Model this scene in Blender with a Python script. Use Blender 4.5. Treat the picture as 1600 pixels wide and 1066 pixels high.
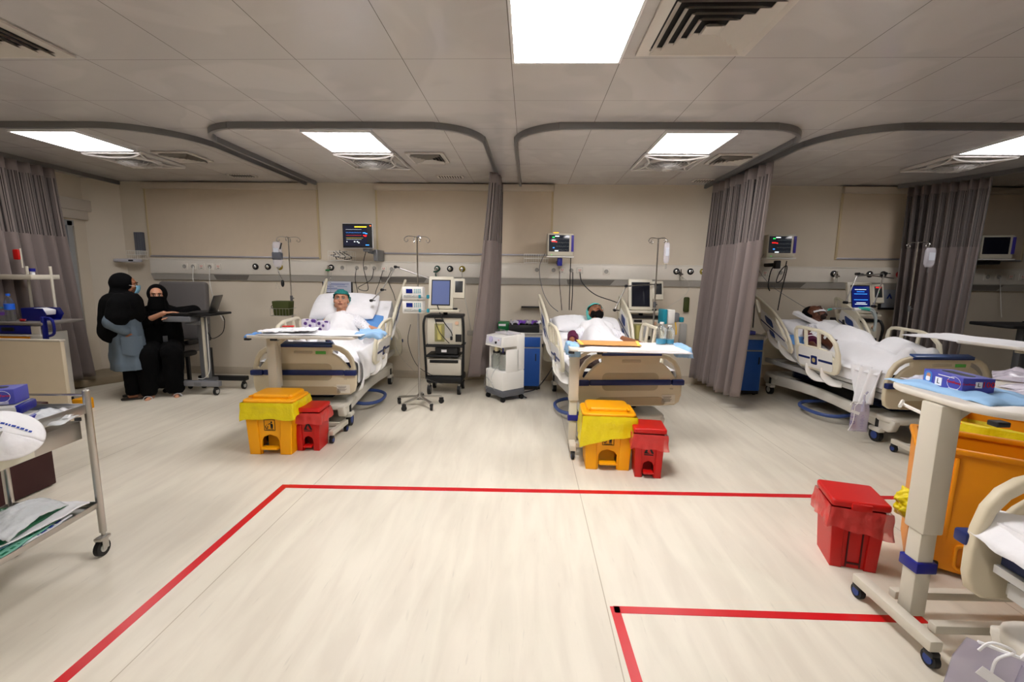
import bpy, bmesh, math, random
import numpy as np
from mathutils import Vector, Matrix, Euler, noise
random.seed(7); np.random.seed(7)
for o in list(bpy.data.objects): bpy.data.objects.remove(o)
S = bpy.context.scene; COL = S.collection; PI = math.pi

# ---------------------------------------------------------------- camera, world, exposure
FPX, CAMH = 705.0, 1.58
vY = Vector((26, -101, FPX)).normalized()
vX = Vector((1, .0135, 0)); vX = (vX - vX.dot(vY)*vY).normalized()
vZ = vX.cross(vY)
if vZ[1] > 0: vZ = -vZ
cam = bpy.data.cameras.new('camera'); cam.sensor_width = 36; cam.lens = FPX/1600*36
cam.clip_start = .02; cam.clip_end = 60
camo = bpy.data.objects.new('camera', cam); COL.objects.link(camo); S.camera = camo
rt = Vector((vX[0], vY[0], vZ[0])); dn = Vector((vX[1], vY[1], vZ[1])); fw = Vector((vX[2], vY[2], vZ[2]))
m = Matrix((( rt[0], -dn[0], -fw[0], 0), (rt[1], -dn[1], -fw[1], 0), (rt[2], -dn[2], -fw[2], CAMH), (0, 0, 0, 1)))
camo.matrix_world = m
w = bpy.data.worlds.new('world'); S.world = w; w.use_nodes = True
w.node_tree.nodes['Background'].inputs[0].default_value = (.8, .85, 1, 1)
w.node_tree.nodes['Background'].inputs[1].default_value = .03
S.view_settings.view_transform = 'Standard'; S.view_settings.look = 'None'
S.view_settings.gamma = 1; S.view_settings.exposure = 0.25
LAMP = 27.0       # radiance of the ceiling panels

# ---------------------------------------------------------------- materials
def lin(c):
    return tuple(((v/255)/12.92 if v/255 <= .04045 else ((v/255+.055)/1.055)**2.4) for v in c)
MATS = {}
def mat(name, rgb, rough=.5, metal=0, spec=.5, var=0, vscale=8, bump=0, bscale=60, trans=0, alpha=1, emit=0, coat=0, sheen=0, ior=1.45, sss=0, bdist=.01):
    if name in MATS: return MATS[name]
    m = bpy.data.materials.new(name); m.use_nodes = True; MATS[name] = m
    nt = m.node_tree; b = nt.nodes['Principled BSDF']; c = (*lin(rgb), 1)
    b.inputs['Base Color'].default_value = c; b.inputs['Roughness'].default_value = rough
    b.inputs['Metallic'].default_value = metal; b.inputs['Specular IOR Level'].default_value = spec
    b.inputs['Transmission Weight'].default_value = trans; b.inputs['Alpha'].default_value = alpha
    b.inputs['Coat Weight'].default_value = coat; b.inputs['Sheen Weight'].default_value = sheen; b.inputs['IOR'].default_value = ior
    if sss: b.inputs['Subsurface Weight'].default_value = sss; b.inputs['Subsurface Radius'].default_value = (.01, .004, .002)
    if emit: b.inputs['Emission Color'].default_value = c; b.inputs['Emission Strength'].default_value = emit
    tc = nt.nodes.new('ShaderNodeTexCoord')
    n = nt.nodes.new('ShaderNodeTexNoise'); n.inputs['Scale'].default_value = vscale; n.inputs['Detail'].default_value = 5
    nt.links.new(tc.outputs['Object'], n.inputs['Vector'])
    if not emit:
        v = var or .03
        mx = nt.nodes.new('ShaderNodeMix'); mx.data_type = 'RGBA'; mx.blend_type = 'MULTIPLY'; mx.inputs[0].default_value = 1
        mx.inputs[6].default_value = c
        r = nt.nodes.new('ShaderNodeMapRange'); r.inputs[1].default_value = .3; r.inputs[2].default_value = .7
        r.inputs[3].default_value = 1-v; r.inputs[4].default_value = 1
        nt.links.new(n.outputs['Fac'], r.inputs[0]); nt.links.new(r.outputs[0], mx.inputs[7]); nt.links.new(mx.outputs[2], b.inputs['Base Color'])
    if bump:
        n2 = nt.nodes.new('ShaderNodeTexNoise'); n2.inputs['Scale'].default_value = bscale; n2.inputs['Detail'].default_value = 3
        nt.links.new(tc.outputs['Object'], n2.inputs['Vector'])
        bp = nt.nodes.new('ShaderNodeBump'); bp.inputs['Strength'].default_value = bump; bp.inputs['Distance'].default_value = bdist
        nt.links.new(n2.outputs['Fac'], bp.inputs['Height']); nt.links.new(bp.outputs[0], b.inputs['Normal'])
    return m
def node(nt, t, **k):
    n = nt.nodes.new(t)
    for a, v in k.items():
        if a.startswith('i'): n.inputs[int(a[1:])].default_value = v
        else: setattr(n, a, v)
    return n

# ---------------------------------------------------------------- mesh collector
class MB:
    def __init__(s): s.v = []; s.f = []; s.mi = []; s.T = Matrix.Identity(4); s.m = 0; s.uv = {}
    def add(s, vs, fs, uv=None):
        b = len(s.v); s.v += [tuple(s.T @ Vector(v)) for v in vs]
        for i, f in enumerate(fs):
            s.f.append(tuple(b+k for k in f)); s.mi.append(s.m)
        if uv is not None:
            for i, u in enumerate(uv): s.uv[b+i] = u
        return s
    def mt(s, k): s.m = k; return s
    def at(s, loc=(0, 0, 0), rot=(0, 0, 0)): s.T = Matrix.Translation(loc) @ Euler(rot).to_matrix().to_4x4(); return s
    def bm(s, bm):
        bm.verts.ensure_lookup_table(); bm.verts.index_update()
        s.add([v.co for v in bm.verts], [[v.index for v in f.verts] for f in bm.faces]); bm.free(); return s
    def box(s, c, d, bev=0, rot=(0, 0, 0), seg=2, taper=1):
        bm = bmesh.new(); bmesh.ops.create_cube(bm, size=1)
        for v in bm.verts:
            k = taper if v.co.z < 0 else 1
            v.co = Vector((v.co.x*d[0]*k, v.co.y*d[1]*k, v.co.z*d[2]))
        if bev: bmesh.ops.bevel(bm, geom=bm.edges[:], offset=min(bev, min(d)*.49), segments=seg, affect='EDGES', profile=.5)
        M = Matrix.Translation(c) @ Euler(rot).to_matrix().to_4x4()
        bmesh.ops.transform(bm, matrix=M, verts=bm.verts); return s.bm(bm)
    def cyl(s, p0, p1, r0, r1=None, n=16, cap=True):
        r1 = r0 if r1 is None else r1
        p0 = Vector(p0); p1 = Vector(p1); d = (p1-p0).normalized()
        a = d.orthogonal().normalized(); b = d.cross(a); vs = []
        for p, r in ((p0, r0), (p1, r1)):
            for i in range(n):
                t = 2*PI*i/n; vs.append(p + (a*math.cos(t)+b*math.sin(t))*r)
        fs = [(i, (i+1) % n, n+(i+1) % n, n+i) for i in range(n)]
        if cap: fs += [tuple(range(n-1, -1, -1)), tuple(range(n, 2*n))]
        return s.add(vs, fs)
    def tube(s, pts, r, n=8, smooth=0, closed=False, flat=None):
        P = [Vector(p) for p in pts]
        if smooth: P = catmull(P, smooth, closed)
        N = len(P); vs = []; prev = None
        rr = [r]*N if not hasattr(r, '__len__') else [r[0]+(r[-1]-r[0])*i/(N-1) for i in range(N)]
        for i, p in enumerate(P):
            if closed: d = P[(i+1) % N]-P[i-1]
            else: d = P[min(i+1, N-1)]-P[max(i-1, 0)]
            d.normalize()
            if prev is None: a = (Vector((0, 0, 1)).cross(d)); a = a.normalized() if a.length > .05 else d.orthogonal().normalized()
            else:
                a = prev-d*prev.dot(d); a.normalize()
            prev = a; b = d.cross(a)
            for k in range(n):
                t = 2*PI*(k+.5)/n
                if flat: vs.append(p + a*math.cos(t)*flat[0]*1.414 + b*math.sin(t)*flat[1]*1.414)
                else: vs.append(p + (a*math.cos(t)+b*math.sin(t))*rr[i])
        fs = []
        M = N if closed else N-1
        for i in range(M):
            j = (i+1) % N
            for k in range(n): fs.append((i*n+k, i*n+(k+1) % n, j*n+(k+1) % n, j*n+k))
        if not closed: fs += [tuple(range(n-1, -1, -1)), tuple(range((N-1)*n, N*n))]
        return s.add(vs, fs)
    def lathe(s, prof, c=(0, 0, 0), n=24, sx=1, sy=1):
        vs = []; fs = []
        for r, z in prof:
            for i in range(n):
                t = 2*PI*i/n; vs.append((c[0]+r*math.cos(t)*sx, c[1]+r*math.sin(t)*sy, c[2]+z))
        for j in range(len(prof)-1):
            for i in range(n): fs.append((j*n+i, j*n+(i+1) % n, (j+1)*n+(i+1) % n, (j+1)*n+i))
        fs += [tuple(range(n-1, -1, -1)), tuple(range((len(prof)-1)*n, len(prof)*n))]
        return s.add(vs, fs)
    def ell(s, c, r, n=16, m=10):
        prof = [(math.sin(PI*(j+.02)/(m+.04)), -math.cos(PI*(j+.02)/(m+.04))*r[2]) for j in range(m+1)]
        vs = []; 
        for q, z in prof:
            for i in range(n):
                t = 2*PI*i/n; vs.append((c[0]+q*math.cos(t)*r[0], c[1]+q*math.sin(t)*r[1], c[2]+z))
        fs = [(j*n+i, j*n+(i+1) % n, (j+1)*n+(i+1) % n, (j+1)*n+i) for j in range(m) for i in range(n)]
        fs += [tuple(range(n-1, -1, -1)), tuple(range(m*n, (m+1)*n))]
        return s.add(vs, fs)
    def plate(s, outline, th, holes=(), bev=0, M=None, smooth=0):
        """outline in local xy, extruded +-th/2 in z, then moved by M"""
        cu = bpy.data.curves.new('t', 'CURVE'); cu.dimensions = '2D'; cu.fill_mode = 'BOTH'
        cu.extrude = max(th/2-bev, 0.0001); cu.bevel_depth = bev; cu.bevel_resolution = 2; cu.offset = -bev
        for k, pl in enumerate([outline]+list(holes)):
            P = [Vector((p[0], p[1], 0)) for p in pl]
            if smooth: P = catmull(P, smooth, True)
            sp = cu.splines.new('POLY'); sp.points.add(len(P)-1)
            for i, p in enumerate(P): sp.points[i].co = (p[0], p[1], 0, 1)
            sp.use_cyclic_u = True
        o = bpy.data.objects.new('t', cu); COL.objects.link(o)
        dg = bpy.context.evaluated_depsgraph_get(); me = bpy.data.meshes.new_from_object(o.evaluated_get(dg))
        M = M or Matrix.Identity(4)
        bm = bmesh.new(); bm.from_mesh(me); bmesh.ops.remove_doubles(bm, verts=bm.verts, dist=1e-5)
        bmesh.ops.transform(bm, matrix=M, verts=bm.verts); s.bm(bm)
        bpy.data.objects.remove(o); bpy.data.curves.remove(cu); bpy.data.meshes.remove(me); return s
    def text(s, body, size, M, th=.0006, bold=0):
        cu = bpy.data.curves.new('t', 'FONT'); cu.body = body; cu.size = size; cu.extrude = th; cu.align_x = 'CENTER'; cu.align_y = 'CENTER'; cu.resolution_u = 2; cu.offset = bold
        o = bpy.data.objects.new('t', cu); COL.objects.link(o)
        dg = bpy.context.evaluated_depsgraph_get(); me = bpy.data.meshes.new_from_object(o.evaluated_get(dg))
        s.add([M @ v.co for v in me.vertices], [tuple(p.vertices) for p in me.polygons])
        bpy.data.objects.remove(o); bpy.data.curves.remove(cu); bpy.data.meshes.remove(me); return s
    def grid(s, f, nu, nv, th=0, closed=False):
        """f(u,v) -> point; optional thickness along the normal"""
        P = [[Vector(f(i/nu, j/nv)) for i in range(nu+1)] for j in range(nv+1)]
        vs = [p for r in P for p in r]; uv = [(i/nu, j/nv) for j in range(nv+1) for i in range(nu+1)]
        W = nu+1; fs = [(j*W+i, j*W+i+1, (j+1)*W+i+1, (j+1)*W+i) for j in range(nv) for i in range(nu)]
        if not th: return s.add(vs, fs, uv)
        Ns = []
        for j in range(nv+1):
            for i in range(nu+1):
                a = P[j][min(i+1, nu)]-P[j][max(i-1, 0)]; b = P[min(j+1, nv)][i]-P[max(j-1, 0)][i]
                n = a.cross(b); Ns.append(n.normalized() if n.length > 1e-9 else Vector((0, 0, 1)))
        K = len(vs); vs2 = vs+[v-n*th for v, n in zip(vs, Ns)]
        fs2 = fs+[tuple(K+k for k in reversed(f)) for f in fs]
        for i in range(nu):
            fs2.append((i+1, i, K+i, K+i+1)); a = nv*W+i; fs2.append((a, a+1, K+a+1, K+a))
        for j in range(nv):
            a = j*W; fs2.append((a, a+W, K+a+W, K+a)); a = j*W+nu; fs2.append((a+W, a, K+a, K+a+W))
        return s.add(vs2, fs2, uv+uv)
    def build(s, name, mats, parent=None, kind=None, ang=40, loc=None):
        me = bpy.data.meshes.new(name); me.from_pydata(s.v, [], s.f)
        if s.uv:
            l = me.uv_layers.new(name='UVMap')
            for lp in me.loops: l.data[lp.index].uv = s.uv.get(lp.vertex_index, (0, 0))
        if not isinstance(mats, (list, tuple)): mats = [mats]
        for q in mats: me.materials.append(q)
        me.polygons.foreach_set('material_index', s.mi)
        me.polygons.foreach_set('use_smooth', [True]*len(me.polygons)); me.update()
        me.set_sharp_from_angle(angle=math.radians(ang))
        return link(name, me, parent, kind)
def link(name, me, parent=None, kind=None):
    o = bpy.data.objects.new(name, me); COL.objects.link(o)
    if parent: o.parent = parent
    if kind: o['kind'] = kind
    return o
def catmull(P, k, closed=False):
    out = []; N = len(P)
    for i in range(N if closed else N-1):
        if closed: a, b, c, d = P[i-1], P[i], P[(i+1) % N], P[(i+2) % N]
        else: a, b, c, d = P[max(i-1, 0)], P[i], P[i+1], P[min(i+2, N-1)]
        for j in range(k):
            t = j/k; out.append(.5*((2*b)+(c-a)*t+(2*a-5*b+4*c-d)*t*t+(3*b-a-3*c+d)*t**3))
    if not closed: out.append(P[-1])
    return out
def rrect(x0, y0, x1, y1, r, n=4):
    out = []
    for cx, cy, a in ((x1-r, y1-r, 0), (x0+r, y1-r, 90), (x0+r, y0+r, 180), (x1-r, y0+r, 270)):
        for i in range(n+1):
            t = math.radians(a+90*i/n); out.append((cx+r*math.cos(t), cy+r*math.sin(t)))
    return out
def tag(o, label, cat, group=None):
    o['label'] = label; o['category'] = cat
    if group: o['group'] = group
    return o
def thing(name, label, cat, loc=(0, 0, 0), rz=0, group=None):
    o = bpy.data.objects.new(name, None); COL.objects.link(o); o.empty_display_size = .1
    o.location = loc; o.rotation_euler = (0, 0, rz); return tag(o, label, cat, group)
XZ = Matrix(((1, 0, 0, 0), (0, 0, -1, 0), (0, 1, 0, 0), (0, 0, 0, 1)))      # xy outline -> xz plane, front = -y
YZ = Matrix(((0, 0, 1, 0), (1, 0, 0, 0), (0, 1, 0, 0), (0, 0, 0, 1)))       # xy outline -> yz plane
def TR(x, y, z): return Matrix.Translation((x, y, z))
def ROT(x=0, y=0, z=0): return Euler((x, y, z)).to_matrix().to_4x4()
def copy_tree(o, parent=None):
    c = o.copy(); COL.objects.link(c)
    if parent: c.parent = parent
    for ch in [q for q in KIDS.get(o, [])] if False else list(o.children): copy_tree(ch, c)
    return c
def blob(pieces, voxel=.008, smooth=6, fac=.5):
    """union of tapered capsules (p0,r0,p1,r1) and ellipsoids (c,(rx,ry,rz)) as one continuous skin"""
    b = MB()
    for q in pieces:
        if len(q) == 4:
            p0, r0, p1, r1 = q; b.cyl(p0, p1, r0, r1, 16); b.ell(p0, (r0,)*3, 16, 8); b.ell(p1, (r1,)*3, 16, 8)
        elif len(q) == 3:
            c, r, R = q; b.T = Matrix.Translation(c) @ Euler(R).to_matrix().to_4x4(); b.ell((0, 0, 0), r, 20, 14); b.T = Matrix.Identity(4)
        else: b.ell(q[0], q[1], 20, 14)
    me = bpy.data.meshes.new('t'); me.from_pydata(b.v, [], b.f); o = bpy.data.objects.new('t', me); COL.objects.link(o)
    r = o.modifiers.new('r', 'REMESH'); r.mode = 'VOXEL'; r.voxel_size = voxel
    if smooth: s = o.modifiers.new('s', 'SMOOTH'); s.factor = fac; s.iterations = smooth
    dg = bpy.context.evaluated_depsgraph_get(); out = bpy.data.meshes.new_from_object(o.evaluated_get(dg))
    bpy.data.objects.remove(o); bpy.data.meshes.remove(me); return out
def skin(name, me, mats, parent=None, fn=None, matfn=None):
    """link a blob mesh, optionally displacing vertices and choosing face materials"""
    if fn:
        N = [v.normal.copy() for v in me.vertices]
        for v, n in zip(me.vertices, N): v.co = fn(v.co, n)
    me.materials.clear()
    if not isinstance(mats, (list, tuple)): mats = [mats]
    for q in mats: me.materials.append(q)
    for p in me.polygons:
        p.use_smooth = True; p.material_index = matfn(p.center) if matfn else 0
    me.update(); return link(name, me, parent)

# ---------------------------------------------------------------- palette
WHITE = mat('white_plastic', (236, 234, 228), .35); IVORY = mat('ivory_plastic', (226, 219, 196), .35); BEIGE = mat('beige_board', (201, 188, 160), .45)
TAN = mat('tan_board', (176, 158, 126), .5); NAVY = mat('navy_plastic', (24, 40, 98), .4); NAVYF = mat('navy_fabric', (22, 34, 72), .7)
STEEL = mat('brushed_steel', (190, 188, 184), .28, metal=1); CHROME = mat('chrome', (215, 215, 215), .12, metal=1)
GREYM = mat('grey_metal', (128, 130, 134), .4, metal=.5); DARK = mat('dark_plastic', (26, 26, 28), .45); BLACK = mat('black_rubber', (14, 14, 15), .55)
LGREY = mat('light_grey_plastic', (188, 187, 182), .4); MGREY = mat('mid_grey_plastic', (112, 114, 118), .45); HWHITE = mat('headwall_white', (232, 226, 214), .4)
SHEET = mat('white_cotton', (240, 240, 242), .85, bump=.25, bscale=22, bdist=.02, var=.02); PILLOW = mat('pillow_cotton', (240, 240, 243), .85, bump=.3, bscale=14, bdist=.02)
PAPER = mat('paper_white', (238, 238, 240), .8); BLUEP = mat('light_blue_underpad', (96, 150, 214), .8); SKYP = mat('pale_blue_underpad', (150, 190, 228), .8)
SKINA = mat('skin_light', (196, 142, 112), .5, sss=.08); SKINB = mat('skin_medium', (150, 98, 68), .5, sss=.06); SKINC = mat('skin_dark', (104, 62, 42), .5, sss=.05)
HAIRB = mat('black_hair', (10, 8, 7), .8, spec=.2, bump=.3, bscale=200); TEAL = mat('teal_cap', (30, 122, 118), .75, bump=.4, bscale=90); AQUA = mat('aqua_cap', (96, 196, 190), .75, bump=.4, bscale=90)
BCLOTH = mat('black_cloth', (7, 7, 8), .95, spec=.15); COATG = mat('grey_blue_coat', (96, 110, 122), .85, bump=.15, bscale=120)
YEL = mat('yellow_plastic', (250, 172, 8), .4, spec=.4); RED = mat('red_plastic', (196, 18, 14), .38); ORANGE = mat('orange_plastic', (238, 150, 6), .42)
YBAG = mat('yellow_bag', (232, 212, 16), .35, bump=.5, bscale=40); RBAG = mat('pink_red_bag', (222, 70, 66), .3, alpha=.7, bump=.5, bscale=40)
CLEAR = mat('clear_plastic', (235, 240, 245), .08, trans=.9, alpha=.45); GLASS = mat('clear_glass', (225, 235, 232), .05, trans=.95, alpha=.5)
FILM = mat('clear_film', (235, 232, 240), .25, alpha=.42, bump=.6, bscale=30); LIQ = mat('blue_liquid', (70, 180, 220), .1, trans=.3)
BLUEC = mat('blue_laminate', (28, 84, 168), .45); DBLUE = mat('deep_blue_plastic', (18, 24, 128), .35); GLOVE = mat('glove_box_violet', (72, 76, 168), .45)
GREEN = mat('green_plastic', (10, 120, 60), .45); OLIVE = mat('olive_green', (62, 70, 24), .6); KRAFT = mat('kraft_paper', (206, 150, 84), .8); BROWN = mat('dark_brown_blanket', (48, 32, 26), .95, bump=.5, bscale=60)
PURPLE = mat('violet_plastic', (110, 60, 170), .45); MAROON = mat('maroon_fabric', (92, 26, 62), .8); CREAMM = mat('cream_metal', (206, 200, 184), .4)
LILAC = mat('lilac_film', (205, 200, 222), .25, alpha=.62, bump=.3, bscale=20); TEALP = mat('teal_plastic', (36, 140, 160), .4); FACEW = mat('eye_white', (230, 226, 220), .3)
LIPS = mat('lips', (140, 78, 66), .5); GINK = mat('green_ink', (20, 120, 84), .6); INK = mat('blue_ink', (44, 74, 170), .6); BINK = mat('black_ink', (16, 16, 18), .6); RINK = mat('red_ink', (206, 30, 24), .6)
AMB = mat('amber_lamp', (255, 176, 20), .4, emit=2.2); GLED = mat('green_led', (30, 220, 90), .4, emit=1.2); RLED = mat('red_led', (240, 30, 30), .4, emit=1.2)
BLED = mat('blue_led', (60, 150, 255), .4, emit=1.2); WLED = mat('white_led', (225, 235, 240), .4, emit=1.0); YLED = mat('yellow_led', (235, 215, 50), .4, emit=1.2)
SCRN = mat('dark_screen', (38, 42, 50), .12, emit=.25); SCRB = mat('blue_screen', (14, 26, 92), .12, emit=.6); SCRG = mat('grey_blue_screen', (82, 92, 128), .12, emit=.5); SCRO = mat('screen_off', (26, 28, 38), .08)

# ---------------------------------------------------------------- room shell
YW, ZC = 6.78, 2.90; XL, XR, YB = -6.45, 9.5, -3.2
def floor_mat():
    m = bpy.data.materials.new('vinyl_floor'); m.use_nodes = True; nt = m.node_tree; b = nt.nodes['Principled BSDF']
    tc = node(nt, 'ShaderNodeTexCoord'); mp = node(nt, 'ShaderNodeMapping'); mp.inputs['Scale'].default_value = (9, 1.3, 1); mp.inputs['Rotation'].default_value = (0, 0, .35)
    n = node(nt, 'ShaderNodeTexNoise', i2=1.1, i3=9); n.inputs['Distortion'].default_value = .5
    cr = node(nt, 'ShaderNodeValToRGB'); e = cr.color_ramp.elements
    e[0].position = .35; e[0].color = (*lin((216, 208, 191)), 1); e[1].position = .62; e[1].color = (*lin((226, 219, 202)), 1)
    n2 = node(nt, 'ShaderNodeTexNoise', i2=1.1, i3=4); mx = node(nt, 'ShaderNodeMix', data_type='RGBA', blend_type='MULTIPLY', i0=1.0)
    r2 = node(nt, 'ShaderNodeMapRange', i1=.3, i2=.7, i3=.94, i4=1.02)
    # thin darker streaks and a welded seam
    mp3 = node(nt, 'ShaderNodeMapping'); mp3.inputs['Scale'].default_value = (20, 2.2, 1); mp3.inputs['Rotation'].default_value = (0, 0, .5)
    n3 = node(nt, 'ShaderNodeTexNoise', i2=2.4, i3=3); r3 = node(nt, 'ShaderNodeMapRange', i1=.66, i2=.74, i3=1, i4=.9)
    mx3 = node(nt, 'ShaderNodeMix', data_type='RGBA', blend_type='MULTIPLY', i0=1.0)
    L = nt.links.new
    L(tc.outputs['Object'], mp.inputs[0]); L(mp.outputs[0], n.inputs['Vector']); L(n.outputs[0], cr.inputs[0])
    L(tc.outputs['Object'], n2.inputs['Vector']); L(n2.outputs[0], r2.inputs[0]); L(cr.outputs[0], mx.inputs[6]); L(r2.outputs[0], mx.inputs[7])
    L(tc.outputs['Object'], mp3.inputs[0]); L(mp3.outputs[0], n3.inputs['Vector']); L(n3.outputs[0], r3.inputs[0]); L(mx.outputs[2], mx3.inputs[6]); L(r3.outputs[0], mx3.inputs[7])
    # seams every 2 m in x
    sx = node(nt, 'ShaderNodeSeparateXYZ'); L(tc.outputs['Object'], sx.inputs[0])
    a = node(nt, 'ShaderNodeMath', operation='ADD', i1=-.405+40); L(sx.outputs[0], a.inputs[0])
    md = node(nt, 'ShaderNodeMath', operation='MODULO', i1=2.0); L(a.outputs[0], md.inputs[0])
    lt = node(nt, 'ShaderNodeMath', operation='LESS_THAN', i1=.005); L(md.outputs[0], lt.inputs[0])
    mx4 = node(nt, 'ShaderNodeMix', data_type='RGBA', blend_type='MULTIPLY'); mx4.inputs[7].default_value = (.62, .58, .52, 1)
    L(lt.outputs[0], mx4.inputs[0]); L(mx3.outputs[2], mx4.inputs[6]); L(mx4.outputs[2], b.inputs['Base Color'])
    b.inputs['Roughness'].default_value = .42; b.inputs['Specular IOR Level'].default_value = .35
    bp = node(nt, 'ShaderNodeBump'); bp.inputs['Strength'].default_value = .06; bp.inputs['Distance'].default_value = .01; L(n.outputs[0], bp.inputs['Height']); L(bp.outputs[0], b.inputs['Normal'])
    return m
def ceil_mat():
    m = bpy.data.materials.new('glossy_ceiling_tile'); m.use_nodes = True; nt = m.node_tree; b = nt.nodes['Principled BSDF']; L = nt.links.new
    tc = node(nt, 'ShaderNodeTexCoord'); sx = node(nt, 'ShaderNodeSeparateXYZ'); L(tc.outputs['Object'], sx.inputs[0])
    def line(out, off, per, wd):
        a = node(nt, 'ShaderNodeMath', operation='ADD', i1=off+per*40); L(out, a.inputs[0])
        md = node(nt, 'ShaderNodeMath', operation='MODULO', i1=per); L(a.outputs[0], md.inputs[0])
        lt = node(nt, 'ShaderNodeMath', operation='LESS_THAN', i1=wd); L(md.outputs[0], lt.inputs[0]); return lt.outputs[0]
    l1 = line(sx.outputs[0], .134, .672, .004); l2 = line(sx.outputs[1], -2.98+.665, .665, .003)
    mxl = node(nt, 'ShaderNodeMath', operation='MAXIMUM'); L(l1, mxl.inputs[0]); L(l2, mxl.inputs[1])
    c = node(nt, 'ShaderNodeMix', data_type='RGBA'); c.inputs[6].default_value = (*lin((204, 200, 198)), 1); c.inputs[7].default_value = (*lin((112, 106, 100)), 1)
    L(mxl.outputs[0], c.inputs[0])
    # wipe smears: large soft swirls that change gloss and tone a little
    n = node(nt, 'ShaderNodeTexNoise', i2=.9, i3=2); n.inputs['Distortion'].default_value = 1.9; L(tc.outputs['Object'], n.inputs['Vector'])
    r = node(nt, 'ShaderNodeMapRange', i1=.35, i2=.7, i3=.12, i4=.26); L(n.outputs[0], r.inputs[0]); L(r.outputs[0], b.inputs['Roughness'])
    r2 = node(nt, 'ShaderNodeMapRange', i1=.44, i2=.52, i3=1, i4=.92); L(n.outputs[0], r2.inputs[0])
    mx = node(nt, 'ShaderNodeMix', data_type='RGBA', blend_type='MULTIPLY', i0=1.0); L(c.outputs[2], mx.inputs[6]); L(r2.outputs[0], mx.inputs[7]); L(mx.outputs[2], b.inputs['Base Color'])
    n2 = node(nt, 'ShaderNodeTexNoise', i2=2.2, i3=2); L(tc.outputs['Object'], n2.inputs['Vector'])
    bp = node(nt, 'ShaderNodeBump'); bp.inputs['Strength'].default_value = .25; bp.inputs['Distance'].default_value = .02; L(n2.outputs[0], bp.inputs['Height']); L(bp.outputs[0], b.inputs['Normal'])
    b.inputs['Specular IOR Level'].default_value = .8
    return m
WALLM = mat('cream_wall_paint', (222, 211, 192), .6, var=.04, vscale=3, bump=.06, bscale=180)
BLINDM = mat('cream_blind_fabric', (214, 198, 175), .8, var=.03, bump=.1, bscale=260)
SKIRT = mat('coved_skirting', (196, 184, 164), .5)
MB().box(((XL+XR)/2, (YW+YB)/2, -.05), (XR-XL+.4, YW-YB+.4, .1)).build('floor', floor_mat(), kind='structure')
MB().box(((XL+XR)/2, (YW+YB)/2, ZC+.05), (XR-XL+.4, YW-YB+.4, .1)).build('ceiling', ceil_mat(), kind='structure')
MB().box(((XL+XR)/2, YW+.1, ZC/2), (XR-XL+.4, .2, ZC)).build('wall_back', WALLM, kind='structure')
MB().box(((XL+XR)/2, YB-.1, ZC/2), (XR-XL+.4, .2, ZC)).build('wall_front', WALLM, kind='structure')
MB().box((XR+.1, (YW+YB)/2, ZC/2), (.2, YW-YB, ZC)).build('wall_right', WALLM, kind='structure')
DY0, DY1, DZ = 5.0, 6.33, 2.28    # door opening in the left wall
b = MB(); b.box((XL-.1, (YB+DY0)/2, ZC/2), (.2, DY0-YB, ZC)); b.box((XL-.1, (DY1+YW)/2, ZC/2), (.2, YW-DY1, ZC)); b.box((XL-.1, (DY0+DY1)/2, (DZ+ZC)/2), (.2, DY1-DY0, ZC-DZ))
b.plate([(XL, 6.5), (XL, YW), (-6.14, YW)], ZC, M=TR(0, 0, ZC/2)); b.build('wall_left', WALLM, kind='structure')
MB().box(((XL+XR)/2, YW-.008, .06), (XR-XL, .016, .12), .006).build('baseboard_back', SKIRT, kind='structure')
MB().plate([(XL, 4.6), (-6.28, 4.8), (-6.1, 5.6), (-5.84, 6.08), (-5.72, 6.4), (-5.72, 6.76), (XL, 6.76)], .1, M=TR(0, 0, .052), bev=.008).build('trim_1', mat('step_stone', (150, 136, 112), .6), kind='structure')
d = MB()
for yy in (DY0+.04, DY1-.06, DY1-.26): d.box((XL-.03, yy, DZ/2+.05), (.06, .08, DZ-.12), .004)
d.box((XL-.03, (DY0+DY1)/2, DZ-.04), (.06, DY1-DY0, .08), .004); d.box((XL-.03, (DY0+DY1)/2, .13), (.06, DY1-DY0, .1), .004)
do = d.build('door_1', mat('door_aluminium', (176, 180, 184), .4, metal=.3), kind='structure')
MB().box((XL-.05, (DY0+DY1)/2-.1, DZ/2+.05), (.01, DY1-DY0-.3, DZ-.2)).build('pane', mat('door_pane', (120, 126, 132), .2), do)
MB().box((XL+.04, 5.75, 2.5), (.08, 1.6, .16), .015).box((XL+.03, 5.75, 2.36), (.06, 1.5, .12), .006).build('trim_2', mat('blind_box', (206, 198, 186), .5), kind='structure')
# blinds
def blind(x0, x1, zb, label):
    t = thing('roller_blind', label, 'blind', ((x0+x1)/2, YW, zb), 0, 'roller blinds over the wall windows'); w_ = x1-x0
    MB().box((0, -.012, (2.80-zb)/2+.01), (w_-.04, .008, 2.80-zb-.02)).build('fabric', BLINDM, t)
    MB().box((0, -.035, 2.84-zb), (w_, .07, .09), .012).build('cassette', mat('blind_cassette', (214, 202, 184), .45), t)
    MB().box((0, -.016, .012), (w_-.04, .02, .024), .005).build('bottom_bar', mat('blind_bar', (170, 168, 176), .35, metal=.4), t)
    for s in (-1, 1): MB().box((s*(w_/2-.015), -.01, (2.8-zb)/2), (.03, .018, 2.8-zb), .003).build('side_channel', mat('blind_channel', (208, 190, 150), .5), t)
blind(-5.76, -3.12, 1.80, 'cream roller blind on the far left, above the seated woman and laptop trolley')
blind(-2.27, .34, 1.88, 'cream roller blind behind the first gathered curtain, right of the thin wall monitor')
blind(4.40, 7.0, 1.88, 'shaded cream roller blind above the third patient and partly behind the right curtain')
blind(7.2, 9.3, 1.85, 'roller blind in the dark bay at the far right edge')
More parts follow.
